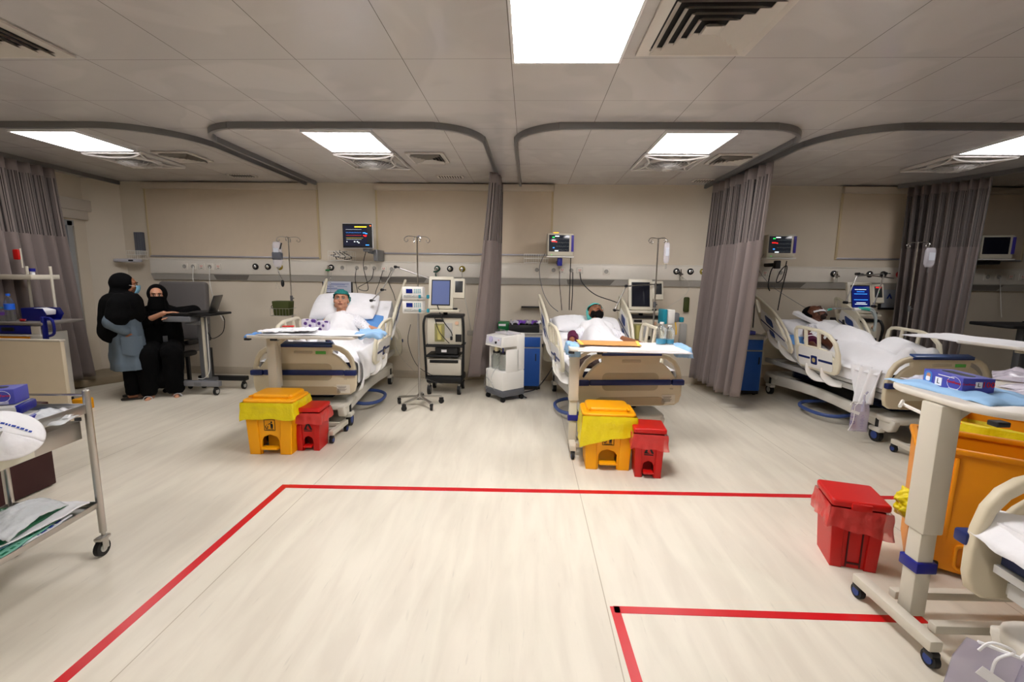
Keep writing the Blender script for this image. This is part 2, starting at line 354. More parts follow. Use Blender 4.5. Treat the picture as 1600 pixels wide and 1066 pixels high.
# lamps, vents, fans
def LMAT(k): return mat('lamp_diffuser_%d' % round(k*10), (255, 251, 252), .5, emit=LAMP*k)
FRAMEW = mat('lamp_frame', (235, 235, 235), .4)
def lamp(x, y, label, strength=None, sx=.63, sy=.66):
    t = thing('ceiling_lamp', label, 'ceiling light', (x, y, ZC), 0, 'square ceiling light panels')
    MB().box((0, 0, -.012), (sx, sy, .012)).build('diffuser', LMAT(strength or 1), t)
    f = MB()
    for s in (-1, 1): f.box((s*(sx/2+.008), 0, -.01), (.016, sy+.03, .02)); f.box((0, s*(sy/2+.008), -.01), (sx, .016, .02))
    f.build('frame', FRAMEW, t)
lamp(.206, 2.66, 'largest square ceiling light, at the top centre of the view', 1.7)
lamp(-4.66, 4.7, 'square ceiling light over the bay with the two women', .6); lamp(-1.82, 4.7, 'square ceiling light over the bed of the patient in the dark teal cap', .8)
lamp(1.55, 4.7, 'square ceiling light over the bed of the bearded patient', .8); lamp(4.72, 4.7, 'square ceiling light over the bed of the third patient, cut by the right edge', .5)
for x, y in ((-3.2, .6), (.206, -1.2)): lamp(x, y, 'unseen ceiling light behind the photographer', .8)  # unseen panels, added to light the near end of the ward
def fan(x, y, label):
    t = thing('ceiling_fan', label, 'ceiling fan', (x, y, ZC), 0, 'boxed ceiling fans beside the lights')
    W2 = mat('fan_white', (222, 218, 214), .3)
    b = MB()
    for i in range(4):
        a = i*PI/2
        b.at((0, 0, 0), (0, 0, a)); b.box((0, .335, -.02), (.67, .02, .03), .006)
        b.tube([(-.33, .33, -.03), (-.13, .24, -.045), (.13, .24, -.045), (.33, .33, -.03)], .012, 6, smooth=5)
    b.at(); b.build('housing', W2, t)
    g = MB()
    for i in range(11): r = .03+i*.019; g.tube([(r*math.cos(k*PI/16), r*math.sin(k*PI/16), -.1+.0016*(i*.9)**2*.5) for k in range(32)], .003, 4, closed=True)
    for k in range(24): a = k*PI/12; g.tube([(.02*math.cos(a), .02*math.sin(a), -.1), (.15*math.cos(a), .15*math.sin(a), -.085), (.25*math.cos(a), .25*math.sin(a), -.03)], .003, 4)
    g.lathe([(.235, -.01), (.25, -.03), (.24, -.055), (.225, -.05), (.225, -.01)], n=32); g.lathe([(.02, -.09), (.06, -.1), (.055, -.105), (.02, -.108)], n=16)
    g.build('round_grille', W2, t)
    for i in range(4):
        s = MB(); s.at((0, 0, 0), (0, 0, i*PI/2))
        for k in range(26): xx = -.25+k*.02; hh = .08-1.0*xx*xx*.9; s.box((xx, .32-hh/2, -.02), (.005, max(hh, .02), .012))
        s.at(); s.build('slot_grille', W2, t)
fan(-4.66, 5.42, 'boxed ceiling fan behind the light over the two women'); fan(-1.82, 5.42, 'boxed ceiling fan behind the light over the first patient')
fan(1.55, 5.42, 'boxed ceiling fan behind the light over the bearded patient'); fan(4.72, 5.42, 'boxed ceiling fan behind the light over the third patient')
def vent(x, y, s, label, flat=False):
    t = thing('ceiling_vent', label, 'air vent', (x, y, ZC), 0, 'square ceiling air diffusers')
    VW = mat('vent_white', (206, 200, 192), .4); b = MB()
    b.box((0, 0, -.002), (s*.96, s*.96, .003)); b.build('dark_duct', mat('duct_dark', (34, 32, 32), .8), t)
    f = MB(); f.plate([(-s/2, -s/2), (s/2, -s/2), (s/2, s/2), (-s/2, s/2)], .014, holes=[[(-s*.4, -s*.4), (s*.4, -s*.4), (s*.4, s*.4), (-s*.4, s*.4)]], M=TR(0, 0, -.01)); f.build('frame', VW, t)
    n = 5; g = MB()
    for i in range(n):
        a = s*.4*(1-i/n); c = a-s*.05
        for k in range(4):
            g.at((0, 0, 0), (0, 0, k*PI/2)); g.add([(-a, a, -.036), (a, a, -.036), (c, c, -.012), (-c, c, -.012), (-a, a, -.04), (a, a, -.04), (c, c, -.016), (-c, c, -.016)], [(0, 1, 2, 3), (7, 6, 5, 4), (3, 2, 6, 7)])
    g.at(); g.box((0, 0, -.035), (s*.12, s*.12, .004)); g.build('louvre', VW, t)
vent(.93, 2.6, .64, 'large square air diffuser beside the largest ceiling light'); vent(-3.15, 2.6, .64, 'large square air diffuser at the top left corner')
vent(-4.0, 5.3, .42, 'square air diffuser right of the fan over the two women'); vent(-1.16, 5.3, .42, 'square air diffuser right of the fan over the first patient'); vent(2.2, 5.3, .42, 'square air diffuser right of the fan over the bearded patient')
def grille(x, y, label):
    t = thing('ceiling_grille', label, 'air grille', (x, y, ZC), 0, 'small slotted ceiling grilles near the wall')
    MB().box((0, 0, -.004), (.36, .16, .008), .002).build('frame', mat('vent_white', (0, 0, 0)), t)
    g = MB()
    for k in range(9): g.box((-.14+k*.035, 0, -.01), (.012, .11, .006))
    g.build('slot', mat('duct_dark', (0, 0, 0)), t)
grille(-3.95, 6.3, 'small slotted grille near the wall above the left roller blind'); grille(-1.08, 6.3, 'small slotted grille near the wall left of the first gathered curtain'); grille(2.38, 6.45, 'small slotted grille near the wall left of the middle curtain')
# curtain tracks
TRK = mat('track_aluminium', (128, 128, 130), .35, metal=.6)
def track(pts, label):
    P = catmull([Vector((x, y, ZC-.028)) for x, y in pts], 6)
    o = MB().tube(P, .02, 4, flat=(.016, .027)).build('curtain_track', TRK); return tag(o, label, 'curtain rail', 'bent ceiling curtain rails')
def arc(cx, cy, rx, ry, a0, a1, n=7): return [(cx+rx*math.cos(math.radians(a0+(a1-a0)*i/n)), cy+ry*math.sin(math.radians(a0+(a1-a0)*i/n))) for i in range(n+1)]
track([(-5.85, 4.14), (-5, 4.14), (-4.2, 4.14)]+arc(-3.95, 4.84, .7, .7, 270, 360)+[(-3.25, 5.6), (-3.24, 6.66)], 'grey ceiling curtain rail around the bay of the two women')
track([(-3.1, 6.66), (-3.1, 5.4)]+arc(-2.6, 4.64, .5, .5, 180, 270)+[(-1.8, 4.14)]+arc(-.95, 4.64, .5, .5, 270, 360)+[(-.44, 5.5), (-.44, 6.66)], 'grey U-shaped ceiling curtain rail around the first patient')
track([(-.14, 6.66), (-.15, 5.4)]+arc(.35, 4.64, .5, .5, 180, 270)+[(1.2, 4.14)]+arc(2.0, 4.62, .48, .48, 270, 360)+[(2.48, 5.5), (2.48, 6.74)], 'grey U-shaped ceiling curtain rail around the bearded patient')
track([(2.62, 6.74), (2.62, 5.5)]+arc(3.25, 4.77, .63, .63, 180, 270)+[(4.2, 4.14)]+arc(5.2, 4.74, .6, .6, 270, 350)+[(5.66, 5.6), (5.4, 6.2), (5.06, 6.64)], 'grey ceiling curtain rail around the third patient')
track([(-5.93, 3.0), (-6.02, 5.1), (-6.1, 6.74)], 'straight ceiling curtain rail along the left wall')
for x0, y0, x1, y1, nm in ((-1.772, 3.127, 2.75, 3.23, 'long red floor line running across the middle of the floor'), (-1.782, 1.3, -1.80, 3.15, 'red floor line running towards the camera on the left'), (.44, 1.98, 1.9, 1.99, 'short red floor line under the foreground bed table'), (.465, 1.3, .445, 2.0, 'short red floor line running towards the camera at the bottom centre')):
    d_ = Vector((x1-x0, y1-y0, 0)); a = math.atan2(d_.y, d_.x)
    o = MB().box((0, 0, .0009), (d_.length, .052 if y0 > 3 or x0 < -1 else .045, .0018)).build('floor_tape', mat('red_tape', (206, 16, 26), .35, var=.1)); o.location = ((x0+x1)/2, (y0+y1)/2, 0); o.rotation_euler = (0, 0, a); tag(o, nm, 'floor marking', 'red floor tape lines')
# ---------------------------------------------------------------- headwall rails
HY = YW-.075
t = thing('headwall_unit', 'long white service trunking with sockets running along the whole back wall', 'wall rail', (0, YW, 1.6))
X0, X1 = -5.72, 9.3
MB().box(((X0+X1)/2, -.0375, .055), (X1-X0, .073, .205), .006).build('face_panel', HWHITE, t)
MB().add([(X0, -.003, .174), (X1, -.003, .174), (X1, -.082, .17), (X0, -.082, .17), (X0, -.003, .157), (X1, -.003, .157), (X1, -.082, .157), (X0, -.082, .157)], [(3, 2, 1, 0), (4, 5, 6, 7), (0, 1, 5, 4), (2, 3, 7, 6), (1, 2, 6, 5), (3, 0, 4, 7)]).build('top_ledge', HWHITE, t)
MB().add([(X0, -.002, -.052), (X1, -.002, -.052), (X1, -.073, -.05), (X0, -.073, -.05), (X0, -.002, -.14), (X1, -.002, -.14), (X1, -.03, -.14), (X0, -.03, -.14)], [(3, 2, 1, 0), (4, 5, 6, 7), (0, 1, 5, 4), (2, 3, 7, 6), (1, 2, 6, 5), (3, 0, 4, 7)]).build('light_bevel', mat('headwall_grey', (184, 180, 172), .45), t)
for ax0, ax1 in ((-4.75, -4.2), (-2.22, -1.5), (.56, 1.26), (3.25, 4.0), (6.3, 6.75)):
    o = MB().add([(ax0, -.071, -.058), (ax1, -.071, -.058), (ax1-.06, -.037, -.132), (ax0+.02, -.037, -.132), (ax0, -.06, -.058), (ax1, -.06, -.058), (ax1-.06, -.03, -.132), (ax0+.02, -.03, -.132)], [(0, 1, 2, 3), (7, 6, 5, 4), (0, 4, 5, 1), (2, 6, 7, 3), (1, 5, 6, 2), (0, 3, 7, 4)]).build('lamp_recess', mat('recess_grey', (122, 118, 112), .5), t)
SY = HY-.002-YW
def flat(x, z, s, outl_mat, detail):
    o = MB().box((x, SY, z-1.6), (s, .01, s), .003).build('socket_plate', HWHITE, t); return o
def sock_red(x, z):
    o = flat(x, z, .098, None, None)
    b = MB(); b.mt(0); b.tube([(x-.04, SY-.006, z-1.6-.04), (x+.04, SY-.006, z-1.6-.04), (x+.04, SY-.006, z-1.6+.04), (x-.04, SY-.006, z-1.6+.04)], .0012, 4, closed=True); b.build('edge_line', BINK, o)
    c = MB(); c.box((x-.012, SY-.006, z-1.6+.012), (.006, .003, .016)).box((x+.012, SY-.006, z-1.6+.012), (.006, .003, .016)).box((x, SY-.006, z-1.6-.004), (.03, .003, .005)); c.build('red_mark', RINK, o)
    MB().box((x, SY-.006, z-1.6-.024), (.034, .003, .006)).build('black_mark', BINK, o)
def sock_round(x, z):
    o = flat(x, z, .098, None, None)
    MB().at((x, SY-.004, z-1.6), (PI/2, 0, 0)).lathe([(.026, 0), (.03, .003), (.028, .006), (.02, .003), (.0, .003)], n=20).build('socket_ring', mat('socket_shade', (168, 164, 156), .5), o)
def outlet(x, z, m2, name='gas_outlet'):
    o = MB().at((x, SY+.004, z-1.6), (PI/2, 0, 0)).lathe([(.0, 0), (.046, 0), (.046, .01), (.038, .016), (.0, .018)], n=20).build(name, m2, t)
    MB().at((x, SY-.012, z-1.6), (PI/2, 0, 0)).lathe([(.012, 0), (.026, 0), (.026, .014), (.016, .02), (.012, .02)], n=16).build('outlet_core', CHROME, o)
for x in (-5.18, -5.05): sock_round(x, 1.66)
for x in (-4.92, -4.66): sock_red(x, 1.66)
sock_round(-4.79, 1.66)
for x, m_ in ((-4.09, DARK), (-3.9, BLACK), (-3.72, mat('outlet_yellow', (150, 130, 30), .5))): outlet(x, 1.67, m_)
outlet(-2.94, 1.67, DARK); sock_round(-2.77, 1.67)
for x in (-2.55, -2.42, -2.29): sock_round(x, 1.67)
sock_red(-2.15, 1.66); sock_round(-2.03, 1.66)
for x, m_ in ((-1.35, mat('outlet_dark_green', (20, 70, 56), .5)), (-1.16, BLACK), (-.98, mat('outlet_yellow', (0, 0, 0)))): outlet(x, 1.675, m_)
for x in (.12, .363): sock_round(x, 1.675)
for x in (.49, .745): sock_red(x, 1.675)
sock_round(.62, 1.675); sock_round(1.13, 1.665)
for x, m_ in ((2.14, DARK), (2.34, BLACK), (2.52, mat('outlet_yellow', (0, 0, 0)))): outlet(x, 1.68, m_)
sock_round(3.16, 1.665); sock_red(3.28, 1.67); sock_red(3.4, 1.67); sock_round(3.62, 1.68)
for x, m_ in ((4.37, DARK), (4.87, DARK), (5.06, BLACK), (5.28, mat('outlet_red', (170, 30, 30), .5))): outlet(x, 1.675, m_)
sock_round(6.5, 1.66); sock_round(6.65, 1.66); sock_red(6.82, 1.66); sock_red(6.98, 1.66)

# ---------------------------------------------------------------- curtains
def curtain_mat():
    m = bpy.data.materials.new('mauve_curtain'); m.use_nodes = True; nt = m.node_tree; b = nt.nodes['Principled BSDF']; L = nt.links.new
    tc = node(nt, 'ShaderNodeTexCoord'); sp = node(nt, 'ShaderNodeSeparateXYZ'); L(tc.outputs['UV'], sp.inputs[0])
    n = node(nt, 'ShaderNodeTexNoise', i2=230, i3=2); n.noise_dimensions = '1D'; L(sp.outputs[0], n.inputs['W'])
    # v 0..1 bottom to top, mesh panel between .69 and .965
    g = node(nt, 'ShaderNodeMath', operation='GREATER_THAN', i1=.69); L(sp.outputs[1], g.inputs[0])
    l = node(nt, 'ShaderNodeMath', operation='LESS_THAN', i1=.955); L(sp.outputs[1], l.inputs[0])
    mu = node(nt, 'ShaderNodeMath', operation='MULTIPLY'); L(g.outputs[0], mu.inputs[0]); L(l.outputs[0], mu.inputs[1])
    cr = node(nt, 'ShaderNodeValToRGB'); e = cr.color_ramp.elements; e[0].position = .42; e[0].color = (*lin((62, 55, 54)), 1); e[1].position = .6; e[1].color = (*lin((140, 129, 124)), 1); L(n.outputs[0], cr.inputs[0])
    mx = node(nt, 'ShaderNodeMix', data_type='RGBA'); mx.inputs[6].default_value = (*lin((126, 114, 110)), 1)
    L(mu.outputs[0], mx.inputs[0]); L(cr.outputs[0], mx.inputs[7]); L(mx.outputs[2], b.inputs['Base Color'])
    b.inputs['Roughness'].default_value = .85; b.inputs['Sheen Weight'].default_value = .2
    al = node(nt, 'ShaderNodeMapRange', i1=.4, i2=.5, i3=.75, i4=1); L(n.outputs[0], al.inputs[0])
    ma = node(nt, 'ShaderNodeMix'); ma.inputs[2].default_value = 1; L(mu.outputs[0], ma.inputs[0]); L(al.outputs[0], ma.inputs[3]); L(ma.outputs[0], b.inputs['Alpha'])
    n3 = node(nt, 'ShaderNodeTexNoise', i2=400, i3=2); L(tc.outputs['Object'], n3.inputs['Vector']); bp = node(nt, 'ShaderNodeBump'); bp.inputs['Strength'].default_value = .15; bp.inputs['Distance'].default_value = .003; L(n3.outputs[0], bp.inputs['Height']); L(bp.outputs[0], b.inputs['Normal'])
    return m
CURT = curtain_mat()
def curtain(top, bot, zt, zb, nf, amp, label, ampb=None, seed=1, group='mauve curtains with a mesh band at the top'):
    """top/bot: ((x,y),(x,y)) track segment and hem segment"""
    rnd = random.Random(seed); ph = [rnd.uniform(-1.2, 1.2) for _ in range(nf*2+3)]; am = [rnd.uniform(.6, 1.25) for _ in range(nf*2+3)]
    ampb = ampb or amp
    def f(u, v):
        x = top[0][0]*(1-u)+top[1][0]*u; y = top[0][1]*(1-u)+top[1][1]*u
        X = bot[0][0]*(1-u)+bot[1][0]*u; Y = bot[0][1]*(1-u)+bot[1][1]*u
        k = (1-v)**1.15; px = x+(X-x)*k; py = y+(Y-y)*k
        d = Vector((top[1][0]-top[0][0], top[1][1]-top[0][1])).normalized(); nrm = Vector((-d.y, d.x))
        i = u*nf*1.0; j = int(i); p = ph[j]*(1-(i-j))+ph[j+1]*(i-j); a = (am[j]*(1-(i-j))+am[j+1]*(i-j))*(amp*v+ampb*(1-v))
        w_ = math.sin(2*PI*nf*u+p*(.4+.6*(1-v))); w_ = math.copysign(abs(w_)**.75, w_)
        w2 = math.cos(2*PI*nf*u+p)*.35+math.sin(2*PI*nf*2.3*u+p*3+v*2)*.16
        px += nrm.x*a*(w_+w2*.3)+d.x*a*w2*.55; py += nrm.y*a*(w_+w2*.3)+d.y*a*w2*.55
        return (px, py, zb+(zt-zb)*v+.012*math.sin(9*u+seed)*(1-v))
    o = MB().grid(f, nf*18, 40, .002).build('curtain', CURT, ang=180); tag(o, label, 'curtain', group); return o
curtain(((-5.93, 3.6), (-6.03, 5.72)), ((-5.9, 3.6), (-5.98, 5.86)), 2.84, .16, 15, .05, 'long pleated mauve curtain drawn along the left wall in front of the door', .07, 3)
curtain(((-.45, 5.75), (-.44, 6.45)), ((-.74, 5.98), (-.5, 6.5)), 2.84, .22, 7, .07, 'narrow gathered mauve curtain hanging behind the suction machine', .1, 5)
curtain(((2.62, 5.2), (2.5, 6.45)), ((2.5, 5.32), (2.44, 6.6)), 2.84, .17, 9, .07, 'gathered mauve curtain between the second and third patients', .1, 8)
curtain(((5.58, 5.86), (5.12, 6.5)), ((5.48, 5.86), (5.26, 6.6)), 2.84, .2, 9, .07, 'shaded mauve curtain at the right, behind the hanging drip bag', .1, 11)

curtain(((5.86, 4.4), (5.74, 5.16)), ((5.86, 4.4), (5.74, 5.16)), 2.84, .17, 5, .05, 'unseen mauve curtain added just outside the right edge to shade the dark bay', .07, 17)  # out of view, added to block lamp light from the far right bay
curtain(((6.0, 4.3), (9.3, 4.3)), ((6.0, 4.3), (9.3, 4.3)), 2.84, .17, 16, .06, 'unseen mauve curtain added across the bay beyond the right edge to keep it dark', .07, 14)  # also unseen, added as a light blocker along the bay's front
# ---------------------------------------------------------------- beds
def hbed(name, label, loc, rz, back, full=True, sheet=True):
    t = thing(name, label, 'hospital bed', loc, rz, 'adjustable hospital beds with ivory boards')
    # base
    b = MB()
    prof = [(.08, .13), (.02, .2), (.05, .27), (.5, .285), (1.1, .31), (1.7, .3), (2.1, .27), (2.2, .2), (2.12, .13), (1.95, .15), (1.1, .2), (.35, .16)]
    for s in (-1, 1): b.plate(prof, .07, bev=.015, M=TR(s*.33, 0, 0) @ YZ, smooth=3)
    b.plate(rrect(-.38, .0, .38, .42, .1), .06, bev=.02, M=TR(0, 0, .25)); b.plate(rrect(-.38, 1.82, .38, 2.2, .1), .06, bev=.02, M=TR(0, 0, .26))
    b.build('base_cover', mat('bed_base_cover', (214, 210, 198), .4), t)
    b = MB().box((0, 1.1, .2), (.5, 1.7, .1), .02); b.build('base_chassis', DARK, t)
    for sx in (-1, 1):
        for yy in (.2, 2.02):
            c = MB(); c.cyl((sx*.36-.022, yy, .065), (sx*.36+.022, yy, .065), .065, n=24); c.cyl((sx*.36, yy, .1), (sx*.36, yy, .24), .02)
            co = c.build('caster', BLACK, t)
            MB().cyl((sx*.36-.026, yy, .065), (sx*.36+.026, yy, .065), .038, n=20).build('wheel_hub', mat('caster_blue', (34, 60, 130), .4) if yy < 1 else LGREY, co)
            MB().box((sx*.36, yy, .125), (.075, .14, .05), .02).build('caster_cover', mat('bed_base_cover', (0, 0, 0)), co)
    for yy in (.42, 1.72):
        p = MB()
        for k in range(7): p.box((0, yy, .29+k*.022), (.34, .3, .014), .006)
        p.box((0, yy, .36), (.3, .26, .15)); p.build('lift_bellows', NAVYF, t)
    f = MB()
    for s in (-1, 1):
        f.box((s*.40, 1.1, .47), (.04, 2.0, .06), .005); 
    for yy in (.1, .6, 1.2, 1.7, 2.08): f.box((0, yy, .46), (.8, .05, .05), .005)
    f.build('steel_frame', LGREY, t)
    pp = MB().tube([(.1, .75, .12), (.36, .7, .09), (.5, .85, .08), (.5, 1.15, .08), (.36, 1.3, .09), (.1, 1.25, .12)], .02, 8, smooth=4); pp.tube([(-.1, .75, .12), (-.36, .7, .09), (-.5, .85, .08), (-.5, 1.15, .08), (-.36, 1.3, .09), (-.1, 1.25, .12)], .02, 8, smooth=4)
    pp.build('foot_pedal', mat('pedal_blue', (60, 82, 140), .45), t)
    # mattress (flat leg part, raised back)
    L0, H0 = 1.25, 2.12; th = .15; zb = .55; ca, sa = math.cos(back), math.sin(back); BL = H0-L0+.02
    def spine(y):      # deck line -> point and normal
        if y <= L0: return (y, zb, 0, 1)
        q = y-L0; k = min(1, q/.12); a = back*k
        yy = L0+q*ca; zz = zb+q*sa
        return (yy, zz, -math.sin(a), math.cos(a))
    t['spine'] = 0
    ys = [.07, .3, .6, .9, 1.15, 1.22, 1.25, 1.29, 1.35, 1.42, 1.55, 1.8, 2.0, 2.13]
    prof = [(spine(y)[0], spine(y)[1]) for y in ys]+[(spine(y)[0]+spine(y)[2]*th, spine(y)[1]+spine(y)[3]*th) for y in reversed(ys)]
    MB().plate(prof, .88, bev=.02, M=YZ).build('mattress', NAVYF, t)
    # mattress deck sheets
    dk = [(spine(y)[0]-spine(y)[2]*.03, spine(y)[1]-spine(y)[3]*.03) for y in ys]+[(spine(y)[0], spine(y)[1]) for y in reversed(ys)]
    MB().plate(dk, .9, M=YZ).build('mattress_deck', LGREY, t)
    # fitted sheet over the top and sides
    def fs(u, v):
        y = .05+2.1*v; a, z, ny, nz = spine(y); s = (u-.5)*2; W_ = .447
        if abs(s) < .78: x = s/.78*W_; d = th+.006+.004*noise.noise((x*8, y*6, 1))
        else: x = math.copysign(W_+.004+.006*noise.noise((y*9, s*4, 3)), s); d = th+.006-(abs(s)-.78)/.22*(.15 if back else .1)
        return (x, a+ny*d, z+nz*d)
    MB().grid(fs, 36, 60, .004).build('bottom_sheet', SHEET, t, ang=60)
    # footboard and headboard
    def board(y, head=False):
        h = [(.30, .885), (.37, .862), (.43, .82), (.475, .75), (.498, .66), (.505, .58), (.503, .48), (.485, .415), (.44, .385), (.3, .378), (0, .375)]
        out = [(0, .888)]+h+[(-a, z) for a, z in reversed(h[:-1])]
        hole = [(.28, .835), (.34, .822), (.395, .785), (.435, .73), (.455, .665), (.44, .645), (.40, .70), (.355, .75), (.31, .785), (.275, .8)]
        mz = TR(0, y, 0) @ XZ
        fb = MB().plate(out, .045, holes=[hole, [(-a, z) for a, z in reversed(hole)]], bev=.014, M=mz).build('headboard' if head else 'footboard', IVORY if head else mat('footboard_ivory', (214, 203, 176), .4), t)
        sy = -1 if not head else 1; yf = y+sy*.024
        m2 = TR(0, yf, 0) @ XZ
        for a0, a1 in ((-.512, -.395), (-.39, .39), (.395, .512)): MB().box(((a0+a1)/2, y+sy*.03, .61), (a1-a0, .03 if abs(a0) < .395 else .055, .052), .01).build('bumper_band', NAVY, fb)
        MB().plate(rrect(-.27, .53, .27, .7, .05), .004, M=m2, bev=.001).build('recess_panel', mat('footboard_recess', (178, 166, 138), .5), fb)
        MB().plate([(-.33, .39), (.33, .39), (.35, .41), (.32, .455), (.28, .468), (-.28, .468), (-.32, .455), (-.35, .41)], .004, M=m2).build('lower_panel', TAN, fb)
        if not head:
            MB().box((0, y-.01, .895), (.56, .075, .018), .006, rot=(.25, 0, 0)).build('control_panel', mat('panel_blue', (46, 74, 128), .35), fb)
            MB().box((0, y-.03, .872), (.57, .02, .016), .004).build('panel_lip', NAVY, fb)
            MB().box((.0, yf-.003, .868), (.02, .004, .006)).build('amber_light', AMB, fb)
            MB().plate(rrect(-.09, .80, .09, .825, .008), .008, M=m2, bev=.002).build('finger_grip', mat('grip_beige', (190, 180, 156), .5), fb)
            st = MB(); 
            for k in range(6): st.box((.36+.004*(k % 2), yf-.002, .47-k*.009), (.09-(k % 3)*.014, .002, .003))
            st.build('small_print', mat('print_grey', (96, 92, 84), .6), fb)
            MB().box((.375, yf-.001, .445), (.13, .002, .085)).build('sticker', mat('sticker_ivory', (226, 222, 208), .5), fb)
            MB().box((.4, yf-.002, .545), (.03, .003, .014)).build('latch_mark', mat('grip_beige', (0, 0, 0)), fb)
        return fb
    board(.02)
    hy = 2.2; board(hy, True)
    # side rails
    def rail(side, head):
        if head:
            out = [(.0, .30), (.02, .42), (.07, .475), (.16, .49), (.5, .47), (.66, .42), (.76, .32), (.8, .2), (.79, .08), (.74, .01), (.66, -.01), (.14, -.02), (.05, .04), (.01, .16)]
            holes = [[(.05, .34), (.07, .42), (.12, .445), (.17, .44), (.17, .32), (.12, .25), (.06, .22)], [(.56, .40), (.64, .37), (.71, .30), (.745, .2), (.72, .14), (.66, .2), (.6, .29), (.55, .34)]]
        else:
            out = [(.0, .34), (.01, .42), (.05, .46), (.12, .47), (.45, .46), (.6, .42), (.7, .34), (.745, .22), (.75, .08), (.72, .01), (.66, -.02), (.12, -.02), (.06, .04), (.03, .16), (.01, .28)]
            holes = [[(.045, .35), (.05, .415), (.08, .43), (.19, .43), (.19, .25), (.07, .25)], [(.225, .25), (.225, .43), (.41, .425), (.41, .25)], [(.445, .25), (.445, .42), (.56, .395), (.65, .33), (.69, .24), (.68, .16), (.6, .2), (.54, .245)]]
        x = side*.52
        # local s axis runs from the head end to the foot end
        if head:
            M_ = TR(side*.53, L0+.92*ca+.0, zb+.95*sa+.02) @ ROT(0, side*.1, 0) @ Matrix(((0, 0, side, 0), (-ca, sa, 0, 0), (-sa, ca, 0, 0), (0, 0, 0, 1)))
            M_ = M_ @ TR(0.02, .06 if back > .5 else .02, 0)
        else:
            M_ = TR(side*.52, 1.3, .585) @ ROT(0, side*.12, 0) @ Matrix(((0, 0, side, 0), (-1, 0, 0, 0), (0, 1, 0, 0), (0, 0, 0, 1)))
        r = MB().plate(out, .035, holes=holes, bev=.013, M=M_).build('side_rail', IVORY, t)
        pan = rrect(.1, .01, .64 if head else .66, .235, .04) if not head else [(.1, .02), (.7, .03), (.72, .1), (.64, .2), (.5, .33), (.2, .34), (.14, .24), (.1, .1)]
        for z_ in (1, -1): MB().plate(pan, .003, M=M_ @ TR(0, 0, z_*.019)).build('rail_panel', WHITE, r)
        for z_ in (1, -1):
            if head:
                MB().plate([(.1, .13), (.68, .13), (.68, .15), (.1, .15)], .004, M=M_ @ TR(0, 0, z_*.021)).build('blue_stripe', NAVY, r)
                MB().plate(rrect(.26, .18, .44, .29, .03), .008, M=M_ @ TR(0, 0, z_*.021), bev=.002).build('button_pad', mat('pad_blue', (38, 66, 128), .35), r)
                MB().plate(rrect(.3, .03, .42, .11, .025), .01, M=M_ @ TR(0, 0, z_*.021), bev=.002).build('angle_gauge', mat('pad_blue', (0, 0, 0)), r)
            else:
                MB().plate([(.1, .1), (.3, .1), (.3, .125), (.1, .125)], .004, M=M_ @ TR(0, 0, z_*.021)).build('blue_stripe', NAVY, r)
                MB().plate([(.44, .1), (.66, .1), (.66, .125), (.44, .125)], .004, M=M_ @ TR(0, 0, z_*.021)).build('blue_stripe', NAVY, r)
                MB().plate(rrect(.32, .05, .42, .15, .015), .01, M=M_ @ TR(0, 0, z_*.021), bev=.002).build('release_handle', NAVY, r)
                MB().plate(rrect(.345, .075, .395, .125, .02), .012, M=M_ @ TR(0, 0, z_*.021)).build('release_dial', mat('dial_tan', (190, 170, 110), .4), r)
        for k, s_ in enumerate((.25, .5)):
            MB().tube([M_ @ Vector((s_, .04, -.01)), M_ @ Vector((s_+.02, -.06, 0)), M_ @ Vector((s_-.02+.1, -.12, -.03)), M_ @ Vector((s_+.16, -.13, -.09))], .02, 8, smooth=4, flat=(.035, .01)).build('rail_arm', WHITE, r)
    if full:
        for side in (-1, 1):
            rail(side, True); rail(side, False)
    else:
        rail(-1, False)
    t['spine'] = 1; del t['spine']
    return t, spine, th
B1, SP1, TH = hbed('hospital_bed', 'ivory hospital bed of the patient in the dark teal cap, its back raised high', (-2.2, 4.3, 0), math.radians(4), math.radians(37))
B2, SP2, TH = hbed('hospital_bed', 'ivory hospital bed of the bearded patient, in the middle of the ward', (.97, 4.17, 0), math.radians(6.5), math.radians(21))
B3, SP3, TH = hbed('hospital_bed', 'ivory hospital bed of the third patient, seen from the side at the right', (3.86, 4.27, 0), math.radians(3), math.radians(23))

# ---------------------------------------------------------------- people lying in bed
def face_parts(root, M, eyes_open=True, skinm=None, brow=HAIRB, k=1.14):
    M = M @ Matrix.Scale(k, 4)
    """M: head frame -> world/parent local; head faces -y, z up, centre at origin"""
    for s in (-1, 1):
        if eyes_open:
            e = MB(); e.T = M; e.ell((s*.031, -.083, .012), (.0125, .008, .007), 12, 8).build('eye', FACEW, root)
            i = MB(); i.T = M; i.ell((s*.031, -.0895, .012), (.0055, .003, .0055), 10, 6).build('iris', HAIRB, root)
            l = MB(); l.T = M; l.tube([(s*.017, -.088, .014), (s*.031, -.0925, .0205), (s*.046, -.084, .014)], .0022, 6, smooth=4).build('eyelid', HAIRB, root)
        else:
            l = MB(); l.T = M; l.tube([(s*.017, -.089, .01), (s*.031, -.093, .006), (s*.046, -.084, .01)], .0022, 6, smooth=4).build('eyelid', HAIRB, root)
        b = MB(); b.T = M; b.tube([(s*.014, -.094, .03), (s*.03, -.096, .037), (s*.052, -.082, .03)], [.0045, .002], 6, smooth=4).build('eyebrow', brow, root)
    l = MB(); l.T = M; l.tube([(-.024, -.0845, -.048), (-.01, -.094, -.0445), (0, -.095, -.046), (.01, -.094, -.0445), (.024, -.0845, -.048)], [.0035, .0035], 6, smooth=3)
    l.tube([(-.02, -.0855, -.051), (0, -.095, -.0555), (.02, -.0855, -.051)], .0045, 6, smooth=4); l.build('mouth', LIPS, root)
